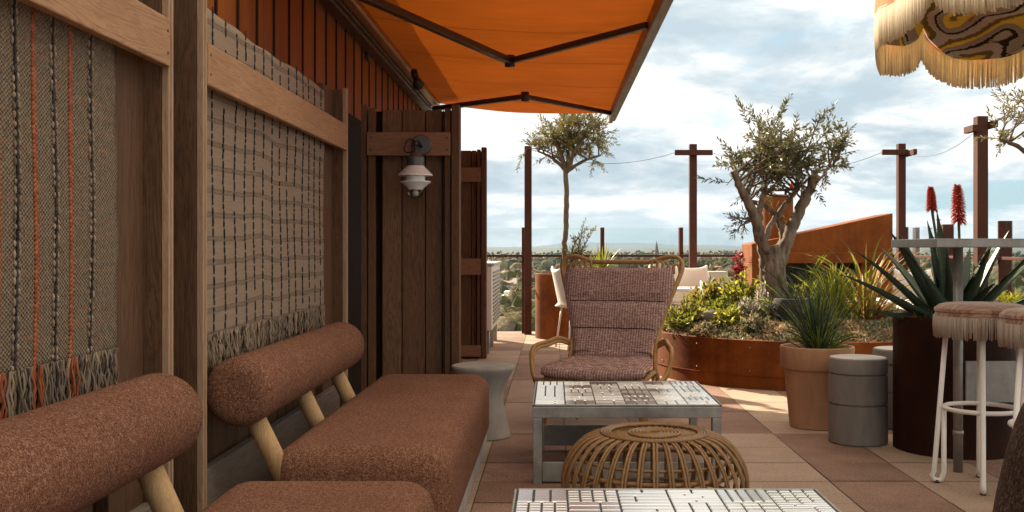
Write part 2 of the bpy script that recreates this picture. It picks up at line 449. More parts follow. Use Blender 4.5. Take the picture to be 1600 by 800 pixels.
def glassmat():
    t = NT('clear_balustrade_glass')
    tr = t.n('ShaderNodeBsdfTransparent'); tr.inputs[0].default_value = (.965,.98,.975,1)
    gl = t.n('ShaderNodeBsdfGlossy'); gl.inputs['Roughness'].default_value = .02
    lw = t.n('ShaderNodeLayerWeight'); lw.inputs[0].default_value = .5
    fr = t.math('ADD', .02, t.math('MULTIPLY', t.math('POWER', lw.outputs['Facing'], 5.0), .5))
    mx = t.n('ShaderNodeMixShader'); t.l(fr, mx.inputs[0]); t.l(tr.outputs[0], mx.inputs[1]); t.l(gl.outputs[0], mx.inputs[2])
    t.l(mx.outputs[0], t.out.inputs[0]); return t.m
M['glass'] = glassmat()

def globe():
    t = NT('clear_lamp_globe')
    tr = t.n('ShaderNodeBsdfTransparent'); tr.inputs[0].default_value = (.75,.72,.68,1)
    gl = t.n('ShaderNodeBsdfGlossy'); gl.inputs['Roughness'].default_value = .05
    fr = t.n('ShaderNodeFresnel'); fr.inputs[0].default_value = 1.5
    mx = t.n('ShaderNodeMixShader'); t.l(fr.outputs[0], mx.inputs[0]); t.l(tr.outputs[0], mx.inputs[1]); t.l(gl.outputs[0], mx.inputs[2])
    t.l(mx.outputs[0], t.out.inputs[0]); return t.m
M['globe'] = globe()

# ------------------------------------------------------------------ SETTING: terrace paving
g = MB(); g.box(-6, 4.75, -6, 13.4, -.5, -.004)
tag(g.build('terrace_slab', M['grout']), kind='structure')
g = MB(); T = .405; X0, Y0 = -.34, 5.965 - 6*T
rowA = {-1: 1, 0: 0, 1: 0, 2: 1, 3: 1, 4: 0, 5: 1, 6: 0, 7: 0, 8: 1, -2: 0, -3: 1, -4: 0}
for c in range(-11, 13):
    for r in range(-22, 25):
        x0, y0 = X0 + c*T, Y0 + r*T
        if x0 + T > 4.75 or y0 + T > 13.4: continue
        a = rowA.get(c, (c*7) % 3 == 0)
        d = bool(a) ^ bool((r // 6 + 1) % 2)
        z = R.uniform(-.0012, .0012); q = .0028
        g.add([(x0+q, y0+q, z), (x0+T-q, y0+q, z), (x0+T-q, y0+T-q, z), (x0+q, y0+T-q, z)], [(0,1,2,3)], 0 if d else 1)
tag(g.build('terrace_paving', [M['pave_d'], M['pave_l']]), kind='structure')

# ------------------------------------------------------------------ left: rooftop building with rust cladding
XC = -1.36
b = thing('rooftop_building', 'low rooftop building clad in rust orange vertical metal boards behind the timber wall', 'building', (XC, 4, 0))
g = MB(); g.box(-5.5, XC-.03, -5, 10.62, 0, 2.85); g.build('wall', M['corten_dk'], b, loc=(-XC, -4, 0))
g = MB(); y = -5.0
while y < 10.6:
    g.box(XC-.03, XC, y+.0, min(y+.271, 10.62), .02, 2.72); y += .285
g.build('cladding', M['clad'], b, bevel=.006, loc=(-XC, -4, 0))
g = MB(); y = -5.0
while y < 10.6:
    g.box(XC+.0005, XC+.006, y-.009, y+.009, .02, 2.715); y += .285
g.build('seam_shadow_strips', M['corten_dk'], b, loc=(-XC, -4, 0))  # dark strips laid on as the shadow lines of the seams
g = MB(); g.box(-5.55, XC+.03, -5.05, 10.66, 2.85, 2.93); g.box(XC-.0, XC+.025, -5, 10.65, 2.722, 2.848)
g.build('parapet_cap', M['corten_post'], b, bevel=.005, loc=(-XC, -4, 0))

# timber wall bays
def bay(Ya, Yb, label, gap):
    cy = (Ya+Yb)/2
    t = thing('timber_wall_panel', label, 'wall panel', (-1.2, cy, 0), 0, 'slatted timber wall panels')
    L = (1.2, -cy, 0)
    g = MB(); y = Ya
    while y < Yb - .01:
        y2 = min(y+.142, Yb); g.box(-1.27, -1.243, y+.002, y2-.002, .01, 1.93 + R.uniform(-.004, .004)); y += .145
    g.build('backing_boards', M['wood_v'], t, bevel=.003, loc=L)
    for ya, yb in ((Ya+.032, Ya+.20), (Yb-.27, Yb-.032)):
        g = MB(); g.box(-1.2425, -1.205, ya, yb, .012, 1.945); g.build('stile', M['wood_d'], t, bevel=.003, loc=L)
    for ya in (Ya, Yb-.03):
        g = MB(); g.box(-1.2445, -1.153, ya, ya+.03, .012, 1.948); fin = g.build('end_board', M['wood_d'], t, bevel=.002, loc=L)
        for k, zt in ((0, 1.952), (1, 1.958)):
            g = MB(); g.box(-1.152, -1.131 + k*.003, ya+k*.0162, ya+.014+k*.0162, .012, zt); g.build('edge_strip', M['wood_l'], fin, bevel=.002)
    g = MB(); g.box(-1.153, -1.124, Ya+.032, Yb-.032, 1.612, 1.752); rl = g.build('rail', M['wood_y'], t, bevel=.004, loc=L)
    for yy in (Ya+.055, Yb-.055):
        for zz in (1.65, 1.715):
            g = MB(); g.tube([(-1.1245, yy, zz), (-1.1232, yy, zz)], .0055, 10); g.build('screw', M['black'], rl)
    g = MB(); g.box(-1.204, -1.166, Ya+.034, Yb-.034, .0, .335); g.build('baseboard', M['base_y'], t, bevel=.004, loc=L)
    if gap:
        g = MB(); g.box(-1.345, -1.315, Yb+.004, Yb+gap-.004, .0, 1.95); g.build('gap_shade_board', M['wood_dk'], t, bevel=.002, loc=L)  # near-black board stands in for the deep shade of the gap
    return t
bay(.74, 3.04, 'slatted timber wall panel behind the grey and orange striped blanket', .265)
bay(3.305, 5.62, 'slatted timber wall panel behind the beige grid blanket', 2.0)

# end partitions facing the camera
def partition(label, Y, x0, x1, ztop, rails, zr):
    t = thing('timber_partition', label, 'partition', ((x0+x1)/2, Y, 0), 0, 'timber partitions across the terrace')
    L = (-(x0+x1)/2, -Y, 0)
    g = MB()
    for xa, xb in ((x0, x0+.032), (x1-.048, x1)): g.box(xa, xb, Y-.03, Y+.10, 0, ztop)
    g.build('post', M['wood_v'], t, bevel=.003, loc=L)
    g = MB()
    for xa, xb in ((x0+.040, x0+.084), (x1-.092, x1-.056)): g.box(xa, xb, Y-.012, Y+.03, 0, ztop-.02)
    g.build('batten', M['wood_v'], t, bevel=.003, loc=L)
    g = MB(); xs = [x0+.115, x0+.24, x0+.385, x0+.49]
    w = x1-.1
    for xa, xb in zip(xs, xs[1:]+[w]): g.box(xa+.003, xb-.003, Y+.045 + .006*(int(xa*1000) % 2), Y+.075, .0, ztop-.025)
    g.build('boards', M['wood_p'], t, bevel=.003, loc=L)
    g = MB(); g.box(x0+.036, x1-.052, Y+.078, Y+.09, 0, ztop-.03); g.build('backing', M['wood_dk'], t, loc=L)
    for za, zb in rails:
        g = MB(); g.box(x0+.038, x1-.054, Y-.045, Y-.014, za, zb); rl = g.build('rail', M['wood_x'], t, bevel=.003, loc=L)
        for xx in (x0+.062, x1-.075):
            for zz in (za+.035, zb-.035):
                g = MB(); g.tube([(xx, Y-.0445, zz), (xx, Y-.0462, zz)], .0055, 10); g.build('screw', M['black'], rl)
    return t
partition('tall timber partition with the white glass lantern on it', 6.3, -1.18, -.578, 1.962, [(1.647, 1.79)], 0)
partition('darker timber partition further back beside the metal cabinet', 10.05, -1.30, -.66, 2.07, [(1.73, 1.87), (.82, .98), (.02, .13)], 0)
# ------------------------------------------------------------------ woven blankets
def fringe(g, y0, y1, x, zt, l0, l1, step, mifn, rnd):
    y = y0
    while y < y1:
        L = rnd.uniform(l0, l1); sw = rnd.uniform(-.012, .012); ox = rnd.uniform(.0, .016); w = rnd.uniform(.0020, .0034)
        mi = mifn(y)
        for k in range(2):
            ph = rnd.uniform(0, 6.28)
            pts = [(x + ox + .004*math.cos(ph+i*1.9), y + sw*(i/6)**1.3 + .003*math.sin(ph+i*1.9) + k*.003, zt + .012 - (L+.012)*i/6) for i in range(7)]
            g.tube(pts, [w]*6 + [w*.5], 4, mi)
        y += step
rb = random.Random(3)
def wave(y, z, k): return .0022*math.sin(y*5.1+k) + .002*math.sin(y*13+z*3+k*2) + .003*math.sin(z*7+k)
t = thing('woven_blanket', 'grey green wool blanket with orange and dark braided stripes hung on the timber wall', 'blanket', (-1.19, 1.83, .8))
L = (1.19, -1.83, -.8)
g = MB(); g.grid(lambda u, v: (-1.19 + wave(.88+u*1.9, .8+v*1.1, 0), .88+u*1.885 + .006*math.sin(v*31), .80+v*1.09 + .004*math.sin(u*40)), 90, 50)
g.build('weave', M['blk1'], t, solid=.012, loc=L)
def braid(g, y, z0, z1, kind, rnd, x=-1.181, k=0):
    z = z0
    while z < z1:
        xx = x + wave(y, z, k); dy = .0022*math.sin(z*9+y*40)
        if kind == 'orange':
            for s in (-1, 1):
                m = Matrix.Rotation(s*.6, 3, 'X')
                g.blob((xx-.002, y+dy+s*.0040, z + s*.003), (.004, .0062, .0080), 6, 4, 1, m=m)
            z += .0110
        else:
            g.blob((xx-.001, y+dy, z), (.004, .0045, .0145), 6, 4, 2)
            for s in (-1, 1):
                if rnd.random() < .9: g.blob((xx-.001, y+dy+s*.0095+rnd.uniform(-.002,.002), z+rnd.uniform(-.005,.005)), (.004, .0042, rnd.uniform(.006,.0105)), 6, 4, 0 if rnd.random() < .75 else 3)
            z += .0205
g = MB()
for i, yy in enumerate([2.615, 2.511, 2.43, 2.337, 2.253, 2.178, 2.095, 2.01, 1.92]):
    braid(g, yy, .82, 1.87, 'dark' if i % 2 == 0 else 'orange', rb)
g.build('braiding', [M['fr_be'], M['fr_or'], M['fr_dk'], M['fr_grey']], t, loc=L)
g = MB()
def mif(y):
    for oy in (2.511, 2.337, 2.178, 2.01):
        if abs(y-oy) < .022: return 1
    return 2 if rb.random() < .13 else (3 if rb.random() < .2 else 0)
fringe(g, .9, 2.765, -1.19, .80, .105, .155, .0055, mif, rb)
g.build('fringe', [M['fr_grey'], M['fr_or'], M['fr_dk'], M['fr_be']], t, loc=L)

t = thing('woven_blanket', 'beige wool blanket with a dark grid of stitches draped behind the upper timber rail', 'blanket', (-1.19, 4.3, .77))
L = (1.19, -4.3, -.77)
g = MB(); g.grid(lambda u, v: (-1.19 + wave(3.35+u*1.9, .77+v*1.1, 2), 3.345+u*1.93 + .005*math.sin(v*27), .77+v*1.125 + .004*math.sin(u*9+1) + .003*math.sin(u*31)), 90, 50)
g.build('weave', M['blk2'], t, solid=.012, loc=L)
g = MB()
for i in range(15):
    yy = 3.42 + i*.126; z = .79
    while z < 1.88:
        hh = rb.uniform(.016, .045)
        if rb.random() < .94: g.blob((-1.182+wave(yy, z, 2), yy + .008*math.sin(z*6+i) + rb.uniform(-.003,.003), z+hh/2), (.004, rb.uniform(.0024,.0036), hh/2), 6, 4, 0)
        z += hh + rb.uniform(-.006, .004)
g.build('stitching', M['fr_dk'], t, loc=L)
g = MB(); fringe(g, 3.36, 5.27, -1.19, .775, .09, .135, .0062, lambda y: 1 if rb.random() < .45 else (2 if rb.random() < .1 else 0), rb)
g.build('fringe', [M['fr_grey'], M['fr_be'], M['fr_dk']], t, loc=L)

# ------------------------------------------------------------------ lounge benches
def bench(label, Ya, Yb, Yba, Ybb, zb, dow):
    cy = (Ya+Yb)/2
    t = thing('lounge_bench', label, 'bench', (-.65, cy, 0), 0, 'rust boucle lounge benches')
    L = (.65, -cy, 0)
    g = MB(); g.box(-.965, -.345, Ya, Yb, .055, .405); g.sm = [True]*len(g.sm)
    o = g.build('seat', M['boucle'], t, loc=L)
    md = o.modifiers.new('round', 'BEVEL'); md.width = .098; md.segments = 10; md.profile = .55
    g = MB(); g.box(-.93, -.366, Ya+.05, Yb+.03, 0, .07); g.build('plinth', M['concrete'], t, bevel=.004, loc=L)
    rr = .117; n = 10
    prof = [(.02, 0)] + [(rr-.06+.06*math.sin(k/n*PI/2), .052-.052*math.cos(k/n*PI/2)) for k in range(n+1)]
    ln = Ybb-Yba
    prof += [(r, ln-z) for r, z in reversed(prof)]
    g = MB(); g.lathe(prof, 48)
    g.v = [(-1.05 + x, Yba + z, zb + y) for x, y, z in g.v]
    g.f = [tuple(reversed(f)) for f in g.f]
    g.build('backrest', M['boucle'], t, loc=L)
    for y in dow:
        g = MB(); g.tube([(-1.045, y, zb-.05), (-.915, y+.01, .28)], .034, 20); g.build('backrest_dowel', M['dowel'], t, loc=L)
    return t
bench('nearest rust boucle bench with its round bolster cut off at the left', .85, 3.05, .75, 2.77, .632, (1.2, 1.9, 2.58))
bench('complete rust boucle bench in front of the beige grid blanket', 3.46, 5.58, 3.38, 5.10, .600, (3.50, 4.15, 4.80))

# ------------------------------------------------------------------ wall lantern
lx, ly = -.825, 6.255
t = thing('wall_lantern', 'white two tier glass lantern on the timber partition', 'lantern', (lx, ly, 1.3))
L = (-lx, -ly, -1.3)
g = MB(); g.lathe([(.062, 0), (.062, .016), (.055, .022)], 32); g.v = [(lx+.02+x, ly-.001-z, 1.71+y) for x, y, z in g.v]; g.build('wall_plate', M['lamp_metal'], t, loc=L)
g = MB(); g.tube(spline([(lx+.02, ly-.02, 1.70), (lx+.01, ly-.10, 1.72), (lx, ly-.14, 1.70), (lx, ly-.14, 1.655)]), .010, 10); g.tube([(lx, ly-.14, 1.69), (lx, ly-.14, 1.70+.02)], .016, 10)
g.build('bracket', M['black'], t, loc=L)
g = MB(); g.tube(spline([(lx, ly-.15, 1.66), (lx-.06, ly-.12, 1.655), (lx-.075, ly-.06, 1.70), (lx-.05, ly-.03, 1.745), (lx+.0, ly-.025, 1.72)]), .004, 6); g.build('cable', M['black'], t, loc=L)
C = (lx, ly-.14, 0)
g = MB(); g.lathe([(.012, 1.668), (.022, 1.655), (.048, 1.628), (.053, 1.622), (.053, 1.575), (.050, 1.572)][::-1], 32, C); g.build('cap', M['lamp_metal'], t, loc=L)
g = MB(); g.lathe([(.053, 1.572), (.056, 1.566), (.103, 1.520), (.104, 1.512), (.060, 1.511), (.058, 1.48), (.080, 1.474)][::-1][1:], 40, C, cap0=False, cap1=False); g.lathe([(.045, 1.43), (.050, 1.44), (.092, 1.474), (.091, 1.480), (.058, 1.479), (.058, 1.512)], 40, C, cap0=True, cap1=False)
g.build('glass_shade', M['white_glass'], t, loc=L)
g = MB(); g.lathe([(.006, 1.375), (.028, 1.382), (.043, 1.402), (.046, 1.428)], 32, C, cap1=False); g.build('globe', M['globe'], t, loc=L)
g = MB(); g.lathe([(.004, 1.385), (.018, 1.395), (.020, 1.412), (.012, 1.43)], 20, C); g.build('bulb', M['white_glass'], t, loc=L)

# ------------------------------------------------------------------ awning
t = thing('folding_arm_awning', 'orange canvas folding arm awning on the rust clad wall', 'awning', (-1.3, 7.5, 2.5))
L = (1.3, -7.5, -2.5)
YA, YB = 4.4, 10.5; xa, za, xb, zb = -1.22, 2.575, .575, 2.465
def fab(u, v):
    s_ = math.sin(PI*u)
    return (xa+(xb-xa)*u, YA+(YB-YA)*v, za+(zb-za)*u - .035*s_ + .014*s_*math.sin(v*17) + .007*math.sin(v*41+u*5)*s_ + .012*mnoise.noise(Vector((u*4, v*9, 2)))*s_)
g = MB(); g.grid(fab, 30, 60); g.build('canvas', M['awning'], t, loc=L)
g = MB(); g.box(-1.332, -1.25, YA-.05, YB+.02, 2.475, 2.60); g.box(-1.25, -1.232, YA-.05, YB+.02, 2.50, 2.52); g.build('cassette', M['arm'], t, bevel=.012, loc=L)
g = MB(); g.box(-1.245, -1.165, YA-.05, YB+.03, 2.522, 2.60); g.build('roller_cover', M['cass'], t, bevel=.02, seg=4, loc=L)
g = MB(); g.box(.565, .605, YA-.05, YB+.03, 2.365, 2.485); g.box(.605, .635, YA-.05, YB+.03, 2.385, 2.455); g.build('front_bar', M['alu'], t, bevel=.008, loc=L)
for sh, el, en in (((-1.20, 5.35, 2.485), (-.31, 7.25, 2.405), (.565, 6.15, 2.42)), ((-1.20, 10.30, 2.485), (-.25, 8.95, 2.405), (.565, 10.15, 2.42))):
    a = MB(); a.bar(sh, el, .055, .045); a.bar(el, en, .045, .040); o = a.build('folding_arm', M['arm'], t, bevel=.006, loc=L)
    e = MB(); e.tube([Vector(el)+Vector((0,0,-.04)), Vector(el)+Vector((0,0,.04))], .036, 16); e.build('elbow', M['arm'], o)
for y in (YA+.2, 7.4, YB-.06):
    g = MB(); g.box(-1.352, -1.333, y-.05, y+.05, 2.44, 2.63); g.build('bracket', M['black'], t, loc=L)
g = MB(); g.tube([(-1.12, 8.2, 2.50), (-1.10, 8.17, 2.44)], .028, 14); g.tube([(-1.10, 8.17, 2.44), (-1.07, 8.10, 2.37)], [.022, .045], 16)
tag(g.build('spotlight', M['black']), 'small black spotlight clipped under the awning roller', 'spotlight')
g = MB(); g.tube([(-1.05, 10.5, 2.42), (-1.05, 10.5, 2.49)], .04, 12); tag(g.build('junction_box', M['black'], bevel=.004), 'small black round box at the far end of the awning', 'junction box')

# ------------------------------------------------------------------ metal cabinet
t = thing('outdoor_cabinet', 'grey louvred metal cabinet on legs by the glass balustrade', 'cabinet', (-.82, 11.2, 0)); L = (.82, -11.2, 0)
g = MB(); g.box(-1.05, -.63, 10.45, 12.0, .24, .90); g.build('body', M['steel_wh'], t, bevel=.008, loc=L)
g = MB(); g.box(-1.07, -.61, 10.43, 12.02, .902, .93); g.build('lid', M['concrete'], t, bevel=.004, loc=L)
g = MB()
for k in range(14): g.box(-.629, -.618, 10.6, 11.85, .30+k*.04, .318+k*.04)
g.box(-.98, -.70, 10.435, 10.448, .30, .86)
g.build('louvre', M['steel'], t, loc=L)
for x in (-1.0, -.68):
    for y in (10.52, 11.22, 11.92):
        g = MB(); g.box(x-.02, x+.02, y-.02, y+.02, 0, .24); g.build('leg', M['steel'], t, loc=L)
# ------------------------------------------------------------------ balustrades
def balustrade(label, a, b, n, fn, thick=.055):
    a, b = Vector(a), Vector(b)
    t = thing('glass_balustrade', label, 'balustrade', a)
    d = (b-a)/n
    for i in range(n+1):
        p = d*i; g = MB(); g.box(p.x-thick/2, p.x+thick/2, p.y-.06, p.y+.06, 0, 1.345) if fn == 'x' else g.box(p.x-.06, p.x+.06, p.y-thick/2, p.y+thick/2, 0, 1.345)
        g.build('post', M['corten_post'], t, bevel=.004)
    for i in range(n):
        p, q = d*i + d.normalized()*.04, d*(i+1) - d.normalized()*.04; g = MB()
        if fn == 'x': g.box(p.x, q.x, -.006, .006, .06, 1.338)
        else: g.box(-.006, .006, p.y, q.y, .06, 1.338)
        g.build('glass_pane', M['glass'], t)
    g = MB(); g.bar(Vector((0,0,.985)) + (Vector((0,-.085,0)) if fn == 'x' else Vector((-.085,0,0))), (b-a)+Vector((0,0,.985)) + (Vector((0,-.085,0)) if fn == 'x' else Vector((-.085,0,0))), .045, .030)
    g.build('handrail', M['corten_post'], t, bevel=.004)
    return t
balustrade('long glass balustrade with brown steel posts across the far end of the terrace', (-3.38, 13.05, 0), (4.62, 13.05, 0), 8, 'x', .05)
balustrade('glass balustrade with brown steel posts along the right edge of the terrace', (4.35, 4.1, 0), (4.35, 12.75, 0), 6, 'y', .06)

# ------------------------------------------------------------------ string light posts and cables
def lpost(label, x, y, w, h, bar, zb=None):
    t = thing('light_post', label, 'post', (x, y, 0), 0, 'brown steel posts for the string lights')
    g = MB(); g.box(-w/2, w/2, -w/2, w/2, 0, h); g.build('post', M['corten_post'], t, bevel=.004)
    if bar == 'x':
        g = MB(); g.box(-.23, .23, -w/2-.045, -w/2-.001, h-.14, h-.075); g.build('crossbar', M['corten_post'], t, bevel=.004)
    elif bar == 'y':
        g = MB(); g.box(-w/2-.05, -w/2-.001, -.06, .16, h-.15, h-.085); g.box(w/2+.001, w/2+.05, -.16, .06, h-.12, h-.055); g.build('crossbar', M['corten_post'], t, bevel=.004)
    elif bar == 'l':
        g = MB(); g.box(-.25, .06, -w/2-.045, -w/2-.001, h-.14, h-.075); g.box(w/2+.001, w/2+.045, -.30, .1, h-.155, h-.09); g.build('crossbar', M['corten_post'], t, bevel=.004)
    return t
lpost('tall brown steel post in front of the standard olive tree', -.32, 12.85, .09, 2.36, None)
lpost('tall brown post with a crossbar between the two olive trees', 1.70, 12.5, .09, 2.35, 'x')
lpost('tall brown post with a crossbar at the right end of the rust steel fireplace', 4.19, 12.35, .09, 2.34, 'l')
lpost('largest brown post with short crossbar at the right under the parasol', 4.15, 9.95, .105, 2.36, 'y')
def cable(label, a, b, sag):
    a, b = Vector(a), Vector(b)
    pts = [a.lerp(b, i/14) - Vector((0,0,sag*4*(i/14)*(1-i/14))) for i in range(15)]
    g = MB(); g.tube(pts, .0028, 5); tag(g.build('light_cable', M['black']), label, 'cable', 'cables strung between the light posts')
cable('thin cable from the standard olive tree side to the crossbar post', (-.32, 12.80, 2.33), (1.47, 12.43, 2.24), .16)
cable('thin cable from the crossbar post to the fireplace end post', (1.93, 12.43, 2.24), (3.94, 12.28, 2.23), .22)
cable('thin cable hanging between the two right hand posts', (4.24, 12.2, 2.2), (4.20, 10.1, 2.27), .12)

# ------------------------------------------------------------------ trees
def olive_twigs(leafs, twigs, starts, target_fn, n_sec, n_twig, rnd, LL=.052, WW=.011, tl=(.14, .30), up=.25):
    for i in range(n_sec):
        s0 = starts[rnd.randrange(len(starts))]
        e = target_fn(rnd)
        mid = s0.lerp(e, .5) + Vector((rnd.uniform(-.06,.06), rnd.uniform(-.06,.06), rnd.uniform(-.02,.08)))
        pts = spline([s0, mid, e], 5)
        twigs.tube(pts, [.008*(1-k/len(pts))+.0026 for k in range(len(pts))], 5)
        for j in range(n_twig):
            k = rnd.randrange(len(pts)//3, len(pts)); p = pts[k]
            out = (p - s0).normalized()
            d = (out*.7 + Vector((rnd.gauss(0,.55), rnd.gauss(0,.55), rnd.gauss(up,.5)))).normalized()
            L = rnd.uniform(*tl); q = [p]
            dd = d.copy()
            for m in range(5):
                dd = (dd + Vector((rnd.gauss(0,.14), rnd.gauss(0,.14), rnd.gauss(-.03,.12)))).normalized(); q.append(q[-1] + dd*L/5)
            twigs.tube(q, [.0028, .0025, .0022, .002, .0016, .0012], 4, caps=False)
            nl = int(L/.021)
            for m in range(nl):
                f = .12 + .88*m/nl; ii = min(4, int(f*5)); pp = q[ii].lerp(q[ii+1], f*5-ii); td = (q[ii+1]-q[ii]).normalized()
                for s in (-1, 1):
                    side = td.cross(Vector((rnd.gauss(0,1), rnd.gauss(0,1), rnd.gauss(0,1)))).normalized()
                    ld = (td*.75 + side*.75*s).normalized()
                    leafs.leaf(pp, ld, Vector((rnd.gauss(0,1), rnd.gauss(0,1), rnd.gauss(.4,1))), LL*rnd.uniform(.65,1.15), WW*rnd.uniform(.8,1.25))
            leafs.leaf(q[-1], dd, Vector((rnd.gauss(0,1), rnd.gauss(0,1), 1)), LL*.9, WW)

def crook(pts, r0, r1, rnd, n=7, j=.008):
    P = spline(pts, n); m = len(P)
    P = [p + Vector((rnd.uniform(-j,j), rnd.uniform(-j,j), 0)) if 0 < i < m-1 else p for i, p in enumerate(P)]
    return P, [(r0+(r1-r0)*i/(m-1))*rnd.uniform(.93,1.09) for i in range(m)]

rt = random.Random(11); YT = 8.75
A = lambda px, py, dy=0: at(px, py, YT) + Vector((0, dy, 0))
t = thing('olive_tree', 'old multi stemmed olive tree with a gnarled trunk in the round steel planter', 'tree', (A(1211, 480).x, YT, .35))
L = -Vector(t.location)
g = MB()
for k in range(7):      # ribbed, twisting trunk made of fused strands
    a = 2*PI*k/7; q = .058
    pts = [A(1211 + 5*math.cos(a), 500) + Vector((q*1.35*math.cos(a), q*1.35*math.sin(a), 0)), A(1210, 455) + Vector((q*math.cos(a+.3), q*math.sin(a+.3), 0)),
           A(1206, 415) + Vector((q*.95*math.cos(a+.6), q*.9*math.sin(a+.6), 0)), A(1203, 385) + Vector((q*.8*math.cos(a+.9), q*.7*math.sin(a+.9), 0))]
    P, rs = crook(pts, .072, .044, rt); g.tube(P, rs, 10)
def limb(pts, r0, r1):
    P, rs = crook(pts, r0, r1, rt); g.tube(P, rs, 10); return P
tips = []
P = limb([A(1204,420), A(1190,385,-.03), A(1176,340,-.10), A(1156,304,-.15), A(1139,270,-.18)], .060, .026); tips += P[-12:]
P = limb([A(1212,425), A(1226,390,.03), A(1242,352,.06), A(1258,315,.05), A(1277,272,.03)], .068, .038); tips += P[-10:]
P = limb([A(1196,395,-.05), A(1184,352,-.08), A(1187,318,-.05), A(1198,284,.02)], .036, .020); tips += P[-8:]
P = limb([A(1212,400,.05), A(1228,372,.14), A(1222,340,.18), A(1200,320,.15), A(1172,313,.05), A(1158,300,.0)], .032, .018); tips += P[-9:]
P = limb([A(1196,380,.05), A(1212,345,.10), A(1238,310,.08), A(1252,290,.05)], .028, .018); tips += P[-8:]
P = limb([A(1275,285), A(1300,262,.1), A(1318,245,.1)], .012, .005); olive_extra = P[-9:]
g.build('trunk', M['bark'], t, loc=L)
lf, tw = MB(), MB()
def tgt(rnd):
    while True:
        x, y, z = (rnd.uniform(-1,1) for _ in range(3))
        r2 = x*x+y*y+z*z
        if .12 < r2 < 1: break
    px = 1218 + x*98; py = 242 - z*62
    if px > 1225: py -= 12
    if px < 1170: py += 14
    return A(px, py) + Vector((0, y*.5, 0))
olive_twigs(lf, tw, tips, tgt, 38, 6, rt, .054, .0145, (.14,.32))
olive_twigs(lf, tw, olive_extra, lambda r: A(1322+r.uniform(-26,10), 240+r.uniform(-35,30), r.uniform(-.1,.25)), 9, 5, rt, .05, .013, (.10,.2))
for k in range(5):
    olive_twigs(lf, tw, [A(1172,345,-.1)], lambda r: A(1152+r.uniform(-8,14), 352+r.uniform(-8,8)), 1, 3, rt, tl=(.08,.14))
cr = lf.build('crown', M['olive'], t, loc=L)
tw.build('twigs', M['bark_thin'], cr)

# standard olive in the cylindrical planter
YS = 12.4
t = thing('corten_planter', 'tall cylindrical rust steel planter behind the rattan chair', 'planter', (.147, YS, 0))
g = MB(); g.lathe([(.37,0),(.37,.775),(.355,.78),(.345,.775),(.345,.68)], 64, cap1=False); g.build('drum', M['corten'], t)
g = MB(); g.lathe([(.34,.70),(.2,.715),(.02,.72)], 32); g.build('soil', M['soil'], t)
A = lambda px, py, dy=0: at(px, py, YS) + Vector((0, dy, 0))
t = thing('olive_tree', 'slim standard olive tree with a ball crown in the cylindrical planter', 'tree', (.147, YS, .70)); L = -Vector(t.location)
g = MB(); P, rs = crook([A(884,424), A(882,380), A(885,330), A(884,270), A(886,262)], .036, .027, rt); g.tube(P, rs, 10); tips = []
for e, dy in (((840,235),.1), ((862,215),-.2), ((890,200),.15), ((915,215),-.1), ((940,240),.2), ((900,235),-.3), ((868,240),.3)):
    P, rs = crook([A(886,268), A(886+(e[0]-886)*.5, 268+(e[1]-268)*.65, dy*.5), A(*e, dy)], .026, .011, rt); g.tube(P, rs, 8); tips += P[-8:]
g.build('trunk', M['bark_thin'], t, loc=L)
lf, tw = MB(), MB()
def tgt(rnd):
    while True:
        x, y, z = (rnd.uniform(-1,1) for _ in range(3))
        if .15 < x*x+y*y+z*z < 1: break
    return A(892 + x*74, 218 - z*42 + abs(x)*12, y*.55)
olive_twigs(lf, tw, tips, tgt, 34, 7, rt, .062, .0135, (.16,.32), .12)
cr = lf.build('crown', M['olive_b'], t, loc=L); tw.build('twigs', M['bark_thin'], cr)

# third olive, mostly beyond the right edge
t = thing('square_planter', 'dark steel planter under the olive tree at the right edge', 'planter', (4.02, 8.3, 0))
g = MB(); g.box(-.3,.3,-.3,.3,0,.55); g.build('box', M['corten'], t, bevel=.01)
g = MB(); g.box(-.285,.285,-.285,.285,.551,.56); g.build('soil', M['soil'], t)
YR = 8.3; A = lambda px, py, dy=0: at(px, py, YR) + Vector((0, dy, 0))
t = thing('olive_tree', 'olive tree at the right edge half hidden by the fringed parasol', 'tree', (4.02, YR, .55)); L = -Vector(t.location)
g = MB(); tips = []
P, rs = crook([(4.02, YR, .54), (4.06, YR, 1.2), (4.10, YR, 1.65)], .06, .045, rt); g.tube(P, rs, 10)
for e, dy in (((1570,215),.1), ((1600,180),-.2), ((1640,150),.2), ((1690,190),0), ((1620,220),-.3)):
    Q, rs = crook([(4.095, YR, 1.6), A((e[0]+1640)/2, e[1]+20, dy*.5), A(*e, dy)], .03, .012, rt); g.tube(Q, rs, 8); tips += Q[-8:]
g.build('trunk', M['bark_thin'], t, loc=L)
lf, tw = MB(), MB()
def tgt(rnd):
    while True:
        x, y, z = (rnd.uniform(-1,1) for _ in range(3))
        if .1 < x*x+y*y+z*z < 1: break
    return A(1632 + x*82, 188 - z*55, y*.5)
olive_twigs(lf, tw, tips, tgt, 22, 5, rt, .055, .013)
cr = lf.build('crown', M['olive_b'], t, loc=L); tw.build('twigs', M['bark_thin'], cr)
g = MB(); A8 = at
